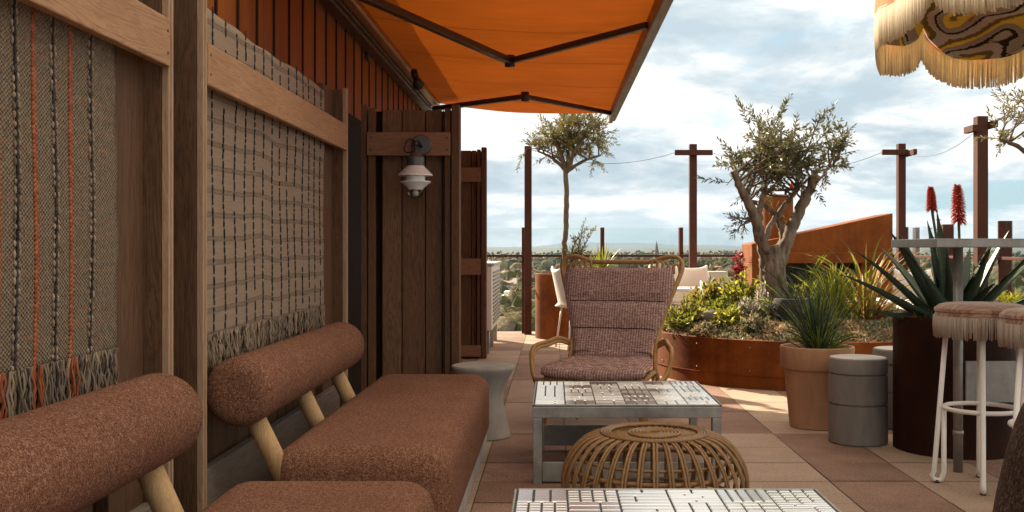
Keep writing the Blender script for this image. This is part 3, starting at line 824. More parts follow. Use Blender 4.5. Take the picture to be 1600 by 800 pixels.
# ------------------------------------------------------------------ plants
def rosette(name, label, cat, c, n, L, W, mat, rnd, el=(15,80), droop=.4, parent=None, thick=False, fold=.18):
    t = thing(name, label, cat, c) if parent is None else parent
    g = MB()
    for i in range(n):
        a = i*2.39996 + rnd.uniform(-.2,.2); e = math.radians(el[0] + (el[1]-el[0])*((i+.5)/n))
        ln = L*rnd.uniform(.75,1.1)
        d = Vector((math.cos(a)*math.cos(e), math.sin(a)*math.cos(e), math.sin(e))); p = Vector((math.cos(a)*.02, math.sin(a)*.02, 0)); pts = [p.copy()]
        for k in range(7):
            d = (d + Vector((0,0,-droop/7*(1.6 if k > 3 else .6)))).normalized(); p = p + d*ln/7; pts.append(p.copy())
        ws = [W*s for s in (.7, 1, 1, .9, .75, .55, .32, .04)]
        g.ribbon(pts, ws, (0,0,1) if e < 1.2 else (math.cos(a), math.sin(a), .2), 0, fold)
    g.build('leaves', mat, t)
    return t
def bush(name, label, cat, c, n, r, mat, rnd, LL=.04, WW=.016, mat2=None, frac=0, h=1.0):
    t = thing(name, label, cat, c); g, st = MB(), MB()
    for i in range(n):
        a = rnd.uniform(0, 2*PI); e = rnd.uniform(.15, 1.5); rr = r*rnd.uniform(.55, 1.05)
        tip = Vector((math.cos(a)*math.cos(e)*rr, math.sin(a)*math.cos(e)*rr, math.sin(e)*rr*h))
        st.tube(spline([(0,0,-.02), tip*.5 + Vector((0,0,.02)), tip], 3), [.004]*6+[.002], 4, caps=False)
        for k in range(14):
            f = rnd.uniform(.35, 1.02); p = tip*f + Vector((rnd.gauss(0,.008),)*3)
            d = (tip.normalized() + Vector((rnd.gauss(0,.8), rnd.gauss(0,.8), rnd.gauss(.2,.7)))).normalized()
            g.leaf(p, d, Vector((rnd.gauss(0,1), rnd.gauss(0,1), 1)), LL*rnd.uniform(.6,1.2), WW*rnd.uniform(.8,1.2), 1 if rnd.random() < frac else 0)
    g.build('foliage', [mat, mat2 or mat], t); st.build('stems', M['bark_thin'], t)
    return t
def tuft(name, label, c, n, hgt, spread, w, mats, rnd, arch=.5, parent=None):
    t = thing(name, label, 'plant', c); g = MB()
    for i in range(n):
        a = rnd.uniform(0, 2*PI); r0 = rnd.uniform(0, .06); ln = hgt*rnd.uniform(.55, 1.1)
        out = abs(rnd.gauss(0, .5))*spread; d = Vector((math.cos(a)*out, math.sin(a)*out, 1)).normalized()
        p = Vector((math.cos(a)*r0, math.sin(a)*r0, -.02)); pts = [p.copy()]
        for k in range(8):
            d = (d + Vector((math.cos(a)*arch*.10*(k/4), math.sin(a)*arch*.10*(k/4), -.045*arch*k*rnd.uniform(.3,1)))).normalized(); p = p + d*ln/8; pts.append(p.copy())
        ww = w*rnd.uniform(.6, 1.2)
        g.ribbon(pts, [ww*s for s in (.7, .9, 1, 1, .9, .8, .6, .4, .05)], (math.cos(a+rnd.uniform(-.6,.6)), math.sin(a+rnd.uniform(-.6,.6)), .3), rnd.randrange(len(mats)), .12)
    g.build('blades', mats, t); return t
rp = random.Random(21)
rosette('agave_plant', 'spiky green plant in the cylindrical planter under the standard olive', 'plant', at(940, 424, 12.35), 34, .34, .035, M['succ'], rp, (5, 85), .3)
t = thing('leafy_shrub', 'thin leafy shoots beside the standard olive trunk', 'plant', at(893, 425, 12.25)); lf, tw = MB(), MB()
olive_twigs(lf, tw, [Vector((0,0,-.02))], lambda r: Vector((r.uniform(-.05,.22), r.uniform(-.1,.1), r.uniform(.22,.45))), 7, 5, rp, .05, .013, (.1,.2))
lf.build('foliage', M['olive_b'], t); tw.build('stems', M['bark_thin'], t)

# ------------------------------------------------------------------ big round planter
PX, PY, PRX, PRY = 2.22, 9.0, 1.36, 1.34
t = thing('round_planter', 'large round rust steel planter bed full of plants and the old olive', 'planter', (PX, PY, 0))
g = MB(); g.lathe([(1,0),(1,.10),(1.006,.102),(1.006,.106),(1,.1065),(1,.372),(.99,.377),(.985,.372),(.985,.3)], 128, cap1=False, sx=PRX, sy=PRY); g.build('shell', M['corten'], t)
def soilz(x, y):
    r = min(1, math.hypot(x/PRX, y/PRY)); return .350 + .125*min(1, max(0, (.985-r)/.30))**.8 + .02*mnoise.noise(Vector((x*2, y*2, 0)))
g = MB()
vs = [(0,0,soilz(0,0))]; fs = []; nr, na = 14, 64
for i in range(1, nr+1):
    for k in range(na):
        a = 2*PI*k/na; r = i/nr*.984; x, y = PRX*r*math.cos(a), PRY*r*math.sin(a); vs.append((x, y, soilz(x, y)))
for k in range(na): fs.append((0, 1+k, 1+(k+1) % na))
for i in range(nr-1):
    for k in range(na): fs.append((1+i*na+k, 1+(i+1)*na+k, 1+(i+1)*na+(k+1) % na, 1+i*na+(k+1) % na))
g.add(vs, fs, 0, True); g.build('soil', M['soil'], t)
for k in range(8):
    a = PI + .3 + k*.36
    for z in (.14, .32):
        g = MB(); g.blob((PRX*1.002*math.cos(a), PRY*1.002*math.sin(a), z), .006, 8, 6); g.build('rivet', M['steel'], t)
g = MB()
for i in range(24000):
    a = rp.uniform(0, 2*PI); r = math.sqrt(rp.uniform(.15, .999)); x, y = PRX*.985*r*math.cos(a), PRY*.985*r*math.sin(a)
    if y > .5 and rp.random() < .6: continue
    z = soilz(x, y) + .012 + .09*max(0, mnoise.noise(Vector((x*6, y*6, 3))))*rp.random()**.5
    d = Vector((rp.gauss(0,.7), rp.gauss(0,.7), rp.gauss(.6,.4))).normalized()
    g.leaf(Vector((PX+x, PY+y, z)), d, Vector((rp.gauss(0,1), rp.gauss(0,1), 1)), rp.uniform(.018,.042), rp.uniform(.009,.018), 0 if mnoise.noise(Vector((x*5, y*5, 9))) + rp.gauss(0,.2) < .12 else 1)
tag(g.build('ground_cover', [M['cover'], M['sage']]), 'dry pale creeping ground cover over the soil of the round planter', 'ground cover', kind='stuff')

def inbed(px, y): return (px-VX)/F*y
def bed(px, y, dz=0): x = inbed(px, y); return (x, y, soilz(x-PX, y-PY)+dz)
bush('succulent_bush', 'bright green succulent bush at the left rim of the round planter', 'plant', bed(1072, 8.6), 64, .27, M['succ'], rp, .05, .022, M['yell'], .12, 1.0)
bush('trailing_plant', 'low reddish green plant spilling at the planter rim beside the rattan chair', 'plant', bed(1046, 8.75), 26, .13, M['cover'], rp, .03, .014, M['succ'], .4, .6)
g = MB(); g.blob(bed(1112, 8.5, .05), (.105,.085,.062), 24, 16); 
for i, v in enumerate(g.v):
    n = mnoise.noise(Vector(v)*6)*.012; g.v[i] = (v[0]+n, v[1]+n, v[2]+n)
g.build and tag(g.build('boulder', plain('dark_round_stone', (.095,.074,.058,1), .85, var=.3, scale=10, bump=.3)), 'smooth dark stone lying beside the bright green succulent bush', 'stone')
g = MB(); g.blob(bed(1093, 8.55, .02), (.07,.06,.04), 20, 12); tag(g.build('boulder', plain('black_round_stone', (.03,.027,.025,1), .7, var=.25, scale=10, bump=.3)), 'black stone tucked between the succulent bush and the smooth dark stone', 'stone')
bush('flowering_shrub', 'grey green shrub with pale flowers left of the olive trunk', 'plant', bed(1168, 8.5), 70, .22, M['sage'], rp, .04, .018, M['pale'], .35, .8)
bush('flowering_shrub', 'pale pink flowering plant close against the olive trunk', 'plant', bed(1188, 8.6), 50, .25, M['pale'], rp, .035, .016, M['sage'], .4, 1.1)
bush('rosemary_bush', 'dense fine leaved grey green bush in front of the olive trunk', 'plant', bed(1205, 8.3), 90, .20, M['sage'], rp, .035, .006, M['succ'], .3, 1.0)
bush('leafy_plant', 'yellow green leafy plant behind the pale flowers', 'plant', bed(1160, 9.1), 60, .34, M['succ'], rp, .06, .026, M['yell'], .35, 1.1)
bush('leafy_plant', 'bright leafy plant right of the dining table in the planter', 'plant', bed(1112, 9.2), 40, .26, M['succ'], rp, .07, .03, M['flax'], .3, 1.2)
bush('leafy_plant', 'green leafy plant right of the olive trunk near the firebox', 'plant', bed(1262, 8.7), 60, .28, M['succ'], rp, .06, .022, M['redf'], .10, 1.1)
bush('low_shrub', 'reddish brown leaved plant right of the terracotta pot grass', 'plant', bed(1368, 8.35), 50, .19, M['flax'], rp, .035, .018, M['redf'], .25, .8)
bush('low_shrub', 'grey green mounded plant at the right rim beside the dark steel pot', 'plant', bed(1392, 8.4), 60, .17, M['sage'], rp, .03, .012, M['cover'], .4, .8)
t = thing('kangaroo_paw', 'upright plant with deep magenta flowers before the fireplace end', 'plant', bed(1155, 9.35)); g, st = MB(), MB()
for i in range(9):
    tip = Vector((rp.uniform(-.13,.06), rp.uniform(-.06,.06), rp.uniform(.42,.60))); st.tube(spline([(0,0,-.02), tip*.5+Vector((.01,0,0)), tip], 4), .004, 5)
    for k in range(22):
        f = rp.uniform(.72,1.0); g.leaf(tip*f, Vector((rp.gauss(0,1), rp.gauss(0,1), rp.gauss(.4,.6))), Vector((0,rp.gauss(0,1),1)), .045, .02)
for i in range(26):
    a = rp.uniform(0,6.28); st.ribbon([(0,0,0), (math.cos(a)*.1, math.sin(a)*.1, .18), (math.cos(a)*.22, math.sin(a)*.22, .26)], [.018,.015,.002], (0,0,1))
g.build('flowers', M['magenta'], t); st.build('stems', M['succ'], t)
t = thing('black_urn', 'round black pot half sunk in the bed at the olive trunk', 'pot', bed(1238, 8.25))
g = MB(); g.lathe([(.10,-.03),(.155,.06),(.165,.13),(.14,.19),(.128,.195),(.12,.17),(.06,.16)], 40); g.build('body', plain('matt_black_clay', (.016,.014,.013,1), .9, var=.3), t)
for k, (px, yy, lb, mt_, m2, r_) in enumerate((
    (1142, 8.35, 'low green sprawling plant with small yellow tips left of the grey green bush', 'succ', 'yell', .17), (1128, 8.85, 'leafy green mound behind the smooth dark stone', 'grass', 'succ', .22),
    (1225, 8.75, 'green leafy plant at the right foot of the olive trunk', 'grass', 'succ', .24), (1180, 8.1, 'silvery creeping plant at the front rim below the olive', 'sage', 'cover', .13),
    (1100, 8.25, 'dry straw coloured tuft at the front rim below the dark stone', 'cover', 'sage', .12), (1290, 8.9, 'dense green mound in the middle of the bed before the firebox', 'grass', 'yell', .30),
    (1330, 8.6, 'reddish tinged shrub under the bronze flax', 'flax', 'succ', .22))):
    bush('bed_plant', lb, 'plant', bed(px, yy), 70, r_, M[mt_], rp, .042, .018, M[m2], .35, .85)
tuft('strap_leaf_plant', 'dark green strap leaved plant between olive trunk and firebox', bed(1252, 8.5, 0), 40, .62, 1.0, .018, [M['aloe'], M['grass']], rp, .9)
tuft('flax_plant', 'bronze and yellow flax with arching strap leaves in front of the fireplace', bed(1352, 8.35, 0), 90, .78, 1.25, .020, [M['flax'], M['flax'], M['grass']], rp, .9)

tuft('grass_clump', 'sunlit yellow green grass clump in the bed behind the terracotta pot', bed(1303, 8.3, 0), 280, .54, .60, .009, [M['grass'], M['grass'], M['grass'], M['yell']], rp, .6)
# ------------------------------------------------------------------ fireplace
YF = 10.75
t = thing('outdoor_fireplace', 'rust steel outdoor fireplace with a sloping hood and black firebox', 'fireplace', (2.8, YF, 0)); L = (-2.8, -YF, 0)
xl, xr = at(1175,0,YF).x, at(1395,0,YF).x; zl, zr = at(0,381,YF).z, at(0,333,YF).z; zo1, zo2 = at(0,411,YF).z, at(0,462,YF).z
g = MB(); d = .58
def prism(g, poly, y0, y1, mi=0):
    n = len(poly); vs = [(x, y0, z) for x, z in poly] + [(x, y1, z) for x, z in poly]
    g.add(vs, [tuple(range(n)), tuple(range(2*n-1, n-1, -1))] + [(i, i+n, (i+1) % n + n, (i+1) % n) for i in range(n)], mi)
xo1, xo2 = at(1228,0,YF).x, at(1345,0,YF).x
prism(g, [(xl, 0), (xo1, 0), (xo1, zo1), (xl, zo1)], YF, YF+d); prism(g, [(xo2, 0), (xr, 0), (xr, zo1), (xo2, zo1)], YF, YF+d)
prism(g, [(xl, zo1+.001), (xr, zo1+.001), (xr, zr), (xl, zl)], YF, YF+d); g.box(xo1, xo2, YF+d-.05, YF+d, 0, zo1); g.box(xo1, xo2, YF+.02, YF+d-.05, 0, zo2)
g.build('hood', M['corten_or'], t, bevel=.006, loc=L)
g = MB(); g.box(xo1-.02, xr-.02, YF-.06, YF-.002, zo1-.002, zo1+.11); g.build('lintel', M['corten_or'], t, bevel=.006, loc=L)
g = MB(); g.box(xo1+.004, xo2-.004, YF+d-.058, YF+d-.052, zo2, zo1-.004); g.box(xo1+.002, xo1+.01, YF+.03, YF+d-.06, zo2, zo1-.004); g.box(xo2-.01, xo2-.002, YF+.03, YF+d-.06, zo2, zo1-.004); g.build('firebox', M['black'], t, loc=L)
xcn = at(1214,0,YF+.3).x; rc = .172
g = MB(); g.lathe([(rc,.9),(rc,at(0,305,YF+.3).z)], 40, (xcn, YF+.3, 0)); ch = g.build('chimney', M['corten_or'], t, loc=L)
g = MB(); zc = at(0,305,YF+.3).z
for k in range(4): a = .5+k*PI/2; g.tube([(xcn+.13*math.cos(a), YF+.3+.13*math.sin(a), zc), (xcn+.13*math.cos(a), YF+.3+.13*math.sin(a), zc+.05)], .008, 6)
g.lathe([(.185, zc+.05), (.185, zc+.062), (.05, zc+.07)], 32, (xcn, YF+.3, 0)); g.build('cowl', M['corten_post'], ch)
g = MB(); g.tube([(xcn+.16, YF+.3, zc+.062), (xcn+.16, YF+.3, zc+.14)], .022, 10); tag(g.build('beacon_lamp', M['redf']), 'small red lamp on the chimney cowl of the fireplace', 'lamp')
# ------------------------------------------------------------------ terracotta pot
t = thing('terracotta_pot', 'large terracotta pot holding the fresh green grass', 'pot', (1.60, 6.22, 0))
g = MB(); g.lathe([(.158,0),(.163,.004),(.196,.352),(.198,.356),(.213,.357),(.216,.361),(.222,.48),(.219,.488),(.212,.49),(.205,.484),(.198,.44)], 72, cap1=False); g.build('body', M['terracotta'], t)
g = MB(); g.lathe([(.199,.445),(.1,.455),(.01,.458)], 40); g.build('soil', M['soil'], t)
tuft('grass_plant', 'fresh yellow green grass clump growing in the terracotta pot', (1.60, 6.22, .455), 230, .50, .62, .0065, [M['grass'], M['aloe'], M['aloe'], M['aloe']], rp, .55)
tuft('sedge_plant', 'dark green arching sedge at the base of the fresh grass', (1.60, 6.17, .455), 110, .32, 1.3, .008, [M['aloe'], M['grass']], rp, 1.0)

# ------------------------------------------------------------------ concrete drum stools
def drum(label, x, y, r, h):
    t = thing('drum_stool', label, 'stool', (x, y, 0), 0, 'grey concrete drum stools')
    g = MB(); pr = [(r-.006,0),(r,.006)]
    for zb in (h*.46, h*.81): pr += [(r, zb-.006), (r-.009, zb-.004), (r-.009, zb+.004), (r, zb+.006)]
    pr += [(r, h-.012), (r-.004, h-.004), (r-.010, h-.001)]
    g.lathe(pr, 72, cap1=False); g.build('body', M['drum'], t)
    g = MB(); g.lathe([(r-.0101, h-.0012), (r-.02, h), (.01, h)], 72); g.build('top', M['concrete'], t)
drum('grey ribbed concrete drum stool in front of the terracotta pot', 1.70, 5.72, .160, .475)
drum('grey concrete drum stool half hidden by the dark steel pot', 2.10, 6.22, .155, .475)

# concrete hourglass stool
t = thing('hourglass_stool', 'pale concrete hourglass side stool at the end of the bench', 'stool', (-.405, 5.88, 0))
g = MB(); pf = [(.150,0),(.157,.006),(.150,.05),(.128,.13),(.116,.20),(.118,.25),(.135,.31),(.165,.365),(.180,.392),(.182,.402),(.178,.410),(.168,.4125)]
g.lathe(pf, 72, cap1=False); g.build('body', M['stone'], t, bevel=0)
g = MB(); g.lathe([(.168,.4127),(.01,.4135)], 72); g.build('seat', M['stone'], t)

# ------------------------------------------------------------------ dark pot with aloe
t = thing('steel_pot', 'tall dark rusted steel pot holding the flowering aloe', 'pot', (2.16, 5.53, 0))
g = MB(); g.lathe([(.312,0),(.312,.715),(.300,.72),(.297,.715),(.297,.6)], 80, cap1=False); g.build('body', M['corten_dk'], t)
g = MB(); g.lathe([(.296,.64),(.15,.65),(.01,.66)], 40); g.build('soil', M['soil'], t)
t = thing('aloe_plant', 'large aloe with dark fleshy leaves and two red torch flowers', 'plant', (2.16, 5.53, .64))
def fleshy(g, a, e, ln, w, droop, rnd):
    d = Vector((math.cos(a)*math.cos(e), math.sin(a)*math.cos(e), math.sin(e))); p = Vector((math.cos(a)*.03, math.sin(a)*.03, 0)); pts = [p.copy()]; N = 12
    for k in range(N):
        d = (d + Vector((0,0,droop*(k/N-.35)))).normalized(); p = p + d*ln/N; pts.append(p.copy())
    vs = []
    for i, p in enumerate(pts):
        dd = (pts[min(i+1,N)]-pts[max(i-1,0)]).normalized(); sd = dd.cross(Vector((0,0,1))); sd = sd.normalized() if sd.length > .05 else Vector((-math.sin(a), math.cos(a), 0)); up = sd.cross(dd)
        s = i/N; ww = w*(1-s**1.7)*(.85+.15*min(1, s*5)) + .001; th = ww*.30
        vs += [p - sd*ww + up*ww*.45, p - sd*ww*.5 + up*ww*.05, p + up*-.02*ww, p + sd*ww*.5 + up*ww*.05, p + sd*ww + up*ww*.45, p + sd*ww*.55 - up*th, p - up*th*1.5, p - sd*ww*.55 - up*th]
    n = 8
    fs = [(i*n+k, i*n+(k+1) % n, (i+1)*n+(k+1) % n, (i+1)*n+k) for i in range(N) for k in range(n)]
    g.add(vs, fs, 0, True)
    for i in range(1, N):               # marginal teeth
        for sgn in (0, 4):
            q = Vector(vs[i*n+sgn]); c = pts[i]; o = (q-c).normalized()
            g.add([q+Vector((0,0,.004)), q-Vector((0,0,.004)), q+o*.012], [(0,1,2)], 0)
g = MB(); ra = random.Random(5)
spec = [(PI, .45, .66, -.10), (PI+.25, .95, .66, -.05), (PI-.35, .7, .66, -.12), (PI*1.1, .22, .52, -.05), (PI*1.25, .6, .55, -.1), (PI*1.5, .55, .5, -.12), (PI*1.4, .2, .42, 0), (PI*1.62, .30, .5, -.08), (-.3, .45, .70, -.02), (.05, .35, .74, -.06), (.3, .6, .70, -.06), (-.6, .85, .62, -.04), (PI*.5, .6, .6, -.1), (PI*.35, .8, .62, -.05), (PI*.7, .75, .65, -.1), (PI*.6, 1.3, .62, 0), (1.9, 1.40, .66, 0), (.0, 1.1, .6, -.03), (-1.2, 1.05, .52, -.02), (2.6, 1.12, .58, -.03), (-.1, .15, .55, .0), (PI+.6, .35, .5, -.08), (.7, .95, .6, 0), (4.2, 1.2, .45, 0)]
for a, e, ln, dr in spec: fleshy(g, a + ra.uniform(-.1,.1), e, ln, ra.uniform(.044,.058), dr*.9, ra)
g.build('leaves', M['aloe'], t)
for px, zt0, zt1, yy in ((1498, 345, 290, 5.60), (1456, 326, 293, 5.65)):
    p0, p1 = at(px, zt0, yy), at(px-2, zt1, yy); base = Vector((2.16 + (px-1487)*.0015, 5.55, .66)); o = Vector((2.16, 5.53, .64))
    s = MB(); s.tube([q-o for q in spline([base, base.lerp(p0, .55) + Vector((.012,0,0)), p0, p1], 6)], .008, 8); st = s.build('flower_stem', M['aloe'], t)
    f = MB(); n = 170
    for i in range(n):
        s_ = i/n; a = i*2.39996; c = p0.lerp(p1, s_) - o; rr = (.036 if zt0 > 340 else .026)*(1-.55*s_**3)
        d = Vector((math.cos(a), math.sin(a), -.5+1.0*s_)); q = c + d*rr*.8
        f.tube([c + d*.003, q, q + d*rr*.42*ra.uniform(.6,1.2) + Vector((0,0,-.010*(1-s_)))], [.0024,.0034,.0014], 5)
    f.tube([p0-o, p1-o], [.012,.007], 8)
    f.build('flower_head', M['redf'], st)
rosette('small_succulent', 'small reddish succulent on the rim of the dark steel pot', 'plant', (1.96, 5.42, .67), 24, .10, .03, M['flax'], rp, (10,80), .2)

# ------------------------------------------------------------------ bar table
t = thing('bar_table', 'tall galvanised steel bar table behind the fringed stools', 'table', (2.45, 5.0, 0)); L = (-2.45, -5.0, 0)
TX0, TX1, TY0, TY1 = 1.795, 3.1, 4.80, 5.45
g = MB(); g.box(TX0, TX1, TY0, TY1, 1.084, 1.126); g.build('tabletop', M['steel'], t, bevel=.004, loc=L)
for x in (1.955, 2.95):
    for y in (4.95, 5.32):
        if x < 2.5 and y > 5.2: continue
        g = MB(); g.tube([(x, y, .0), (x, y, 1.084)], .0225, 20); lg = g.build('leg', M['steel'], t, loc=L)
        g = MB(); g.tube([(x, y, .18), (x, y, .20)], .0255, 20); g.build('collar', M['steel'], lg)
g = MB(); g.box(1.99, 2.93, 4.945, 4.957, .335, .535); g.build('modesty_panel', M['steel'], t, bevel=.003, loc=L)

# ------------------------------------------------------------------ fringed bar stools
def stool(label, x, y, rz, zt):
    t = thing('bar_stool', label, 'bar stool', (x, y, 0), rz, 'white bar stools with fringed velvet seats'); r = .198
    g = MB(); g.lathe([(r-.012,zt-.088),(r,zt-.080),(r+.002,zt-.055),(r-.002,zt-.042),(r+.003,zt-.036),(r+.002,zt-.024),(r-.018,zt-.008),(r-.05,zt-.001),(.09,zt+.002),(.005,zt+.003)], 64); g.build('cushion', M['velvet'], t)
    g = MB(); rr = random.Random(int(x*1000)); n = 170
    for k in range(n):
        a = 2*PI*k/n; ln = .098*rr.uniform(.92,1.05); e = Vector((math.cos(a), math.sin(a), 0)); tn = Vector((-math.sin(a), math.cos(a), 0)); j = rr.uniform(-.004,.004)
        g.tube([e*(r+.004) + Vector((0,0,zt-.058)), e*(r+.006) + tn*j*.5 + Vector((0,0,zt-.10)), e*(r+.004) + tn*j + Vector((0,0,zt-.058-ln))], [.0036,.0036,.0026], 4)
    g.build('fringe', M['fr_pale'], t)
    g = MB(); g.tube([(.158*math.cos(2*PI*k/40), .158*math.sin(2*PI*k/40), .352) for k in range(40)], .0105, 10, closed=True); g.build('footrest_ring', M['steel_wh'], t)
    for k in range(4):
        a = k*PI/2; e = Vector((math.cos(a), math.sin(a), 0)); z = Vector((0,0,1))
        pts = [e*.145 + z*(zt-.089), e*.200 + z*.05] + [e*(.185+.025*math.cos(b)) + z*(.034+.024*math.sin(b)) for b in (0, -.8, -1.57, -2.3)] + [e*.158 + z*.05, e*.158 + z*.345]
        g = MB(); g.tube(pts, .0115, 12); lg = g.build('leg', M['steel_wh'], t)
        g = MB(); g.tube([e*.187 + z*.0, e*.187 + z*.014], .013, 10); g.build('foot_pad', M['black'], lg)
stool('white hairpin bar stool with fringed velvet seat nearest the dark steel pot', 1.945, 4.66, -.35, .832)
stool('white hairpin bar stool with fringed velvet seat half cut off by the right edge', 2.045, 4.20, .25, .832)
# ------------------------------------------------------------------ coffee tables
def coffee(label, x0, x1, y0, y1, zt, seed, rails):
    rnd = random.Random(seed); cx, cy = (x0+x1)/2, (y0+y1)/2
    t = thing('coffee_table', label, 'coffee table', (cx, cy, 0), 0, 'mirror tiled steel coffee tables'); w, d = x1-x0, y1-y0
    g = MB(); g.box(-w/2, w/2, -d/2, d/2, zt-.010, zt-.004); g.build('top_plate', M['grout'], t)
    g = MB(); N = 6; cw, cd = (w-.012)/N, (d-.012)/N
    def tile(ax, ay, bx, by):
        q = .0022; ax += q; ay += q; bx -= q; by -= q
        tx, ty = rnd.gauss(0,.0025), rnd.gauss(0,.0025); mx, my = (ax+bx)/2, (ay+by)/2; e = .0022
        z = lambda x, y: zt + (x-mx)*tx + (y-my)*ty
        vs = [(ax,ay,zt-.0045),(bx,ay,zt-.0045),(bx,by,zt-.0045),(ax,by,zt-.0045)] + [(px,py,z(px,py)) for px,py in ((ax+e,ay+e),(bx-e,ay+e),(bx-e,by-e),(ax+e,by-e))]
        g.add(vs, [(4,5,6,7),(0,1,5,4),(1,2,6,5),(2,3,7,6),(3,0,4,7)])
    for i in range(N):
        for j in range(N):
            ax, ay = -w/2+.006+i*cw, -d/2+.006+j*cd; k = rnd.choice('abcdeab')
            if k == 'a':
                n = rnd.choice((3,4,5))
                for m in range(n): tile(ax+m*cw/n, ay, ax+(m+1)*cw/n, ay+cd)
            elif k == 'b':
                n = rnd.choice((4,6))
                for m in range(n):
                    s = rnd.choice((.5, 1/3, 2/3, 1))
                    tile(ax, ay+m*cd/n, ax+cw*s, ay+(m+1)*cd/n)
                    if s < 1: tile(ax+cw*s, ay+m*cd/n, ax+cw, ay+(m+1)*cd/n)
            elif k == 'c':
                for m in range(3):
                    for q in range(4): tile(ax+m*cw/3, ay+q*cd/4, ax+(m+1)*cw/3, ay+(q+1)*cd/4)
            elif k == 'd':
                for m in range(4):
                    for q in range(5): tile(ax+m*cw/4, ay+q*cd/5, ax+(m+1)*cw/4, ay+(q+1)*cd/5)
            else:
                for q in range(3):
                    tile(ax, ay+q*cd/3, ax+cw*.62, ay+(q+1)*cd/3); tile(ax+cw*.62, ay+q*cd/3, ax+cw, ay+(q+1)*cd/3)
    g.build('tile_top', M['tile'], t)
    g = MB(); e = .028
    g.box(-w/2-.003, w/2+.003, -d/2-.003, -d/2+e, zt-.062, zt-.0105); g.box(-w/2-.003, w/2+.003, d/2-e, d/2+.003, zt-.062, zt-.0105)
    g.box(-w/2-.003, -w/2+e, -d/2+e+.001, d/2-e-.001, zt-.062, zt-.0105); g.box(w/2-e, w/2+.003, -d/2+e+.001, d/2-e-.001, zt-.062, zt-.0105)
    for sx in (-1, 1): g.box(sx*(w/2+.001)-.004, sx*(w/2+.001)+.004, -d/2, d/2, zt-.0104, zt+.001)
    for sy in (-1, 1): g.box(-w/2+.006, w/2-.006, sy*(d/2+.0)-.004, sy*(d/2+.0)+.004, zt-.0104, zt+.001)
    g.build('apron', M['steel'], t, bevel=.003)
    for sx in (-1, 1):
        for sy in (-1, 1):
            x, y = sx*(w/2-.02), sy*(d/2-.02); g = MB(); g.box(x-.021, x+.021, y-.021, y+.021, 0, zt-.0625); g.build('leg', M['steel'], t, bevel=.004)
    if rails:
        for sy, za, zb in ((1, .025, .135), (-1, .01, .10)):
            g = MB(); g.box(-w/2+.043, w/2-.043 if sy < 0 else -w/2+.40, sy*(d/2-.02)-.006, sy*(d/2-.02)+.006, za, zb); g.build('lower_rail', M['steel'], t, bevel=.002)
    return t
coffee('mirror tiled steel coffee table in front of the rattan chair', -.094, .766, 4.68, 5.50, .366, 4, True)
coffee('mirror tiled steel coffee table cut off by the bottom of the photo', -.112, .776, 2.17, 3.04, .366, 9, True)

# ------------------------------------------------------------------ rattan pouf
t = thing('rattan_pouf', 'round brown rattan pouf between the two tiled coffee tables', 'pouf', (.395, 4.02, 0))
g = MB(); n = 38
prof = [(.175,.350),(.215,.352),(.27,.335),(.315,.295),(.350,.235),(.362,.175),(.355,.11),(.335,.055),(.310,.012)]
prof = [(p.x, p.y) for p in spline([(r, z, 0) for r, z in prof], 4)]
for k in range(n):
    for off in (-.016, .016):
        a = 2*PI*k/n; pts = []
        for i, (r, z) in enumerate(prof): aa = a + off*.36/max(r,.2); pts.append((r*math.cos(aa), r*math.sin(aa), z))
        g.tube(pts, .0054, 6)
g.build('ribs', M['pouf_cane'], t)
g = MB()
for r, z, w in ((.345,.225,.009),(.35,.10,.008),(.312,.012,.010),(.30,.016,.009),(.322,.27,.006)): g.tube([(r*.965*math.cos(2*PI*k/64), r*.965*math.sin(2*PI*k/64), z) for k in range(64)], w, 8, closed=True)
g.build('hoops', M['pouf_cane'], t)
g = MB()
for i, r in enumerate([.028,.042,.056,.070,.084,.098,.175,.186,.197,.208]): g.tube([(r*math.cos(2*PI*k/56), r*math.sin(2*PI*k/56), .352 + (.004 if i < 6 else .006)) for k in range(56)], .0062, 6, closed=True)
for k in range(40):
    a = 2*PI*k/40; g.tube([(.02*math.cos(a), .02*math.sin(a), .346), (.10*math.cos(a), .10*math.sin(a), .347), (.2*math.cos(a+.05), .2*math.sin(a+.05), .349)], .0062, 6)
g.build('woven_top', M['pouf_cane'], t)

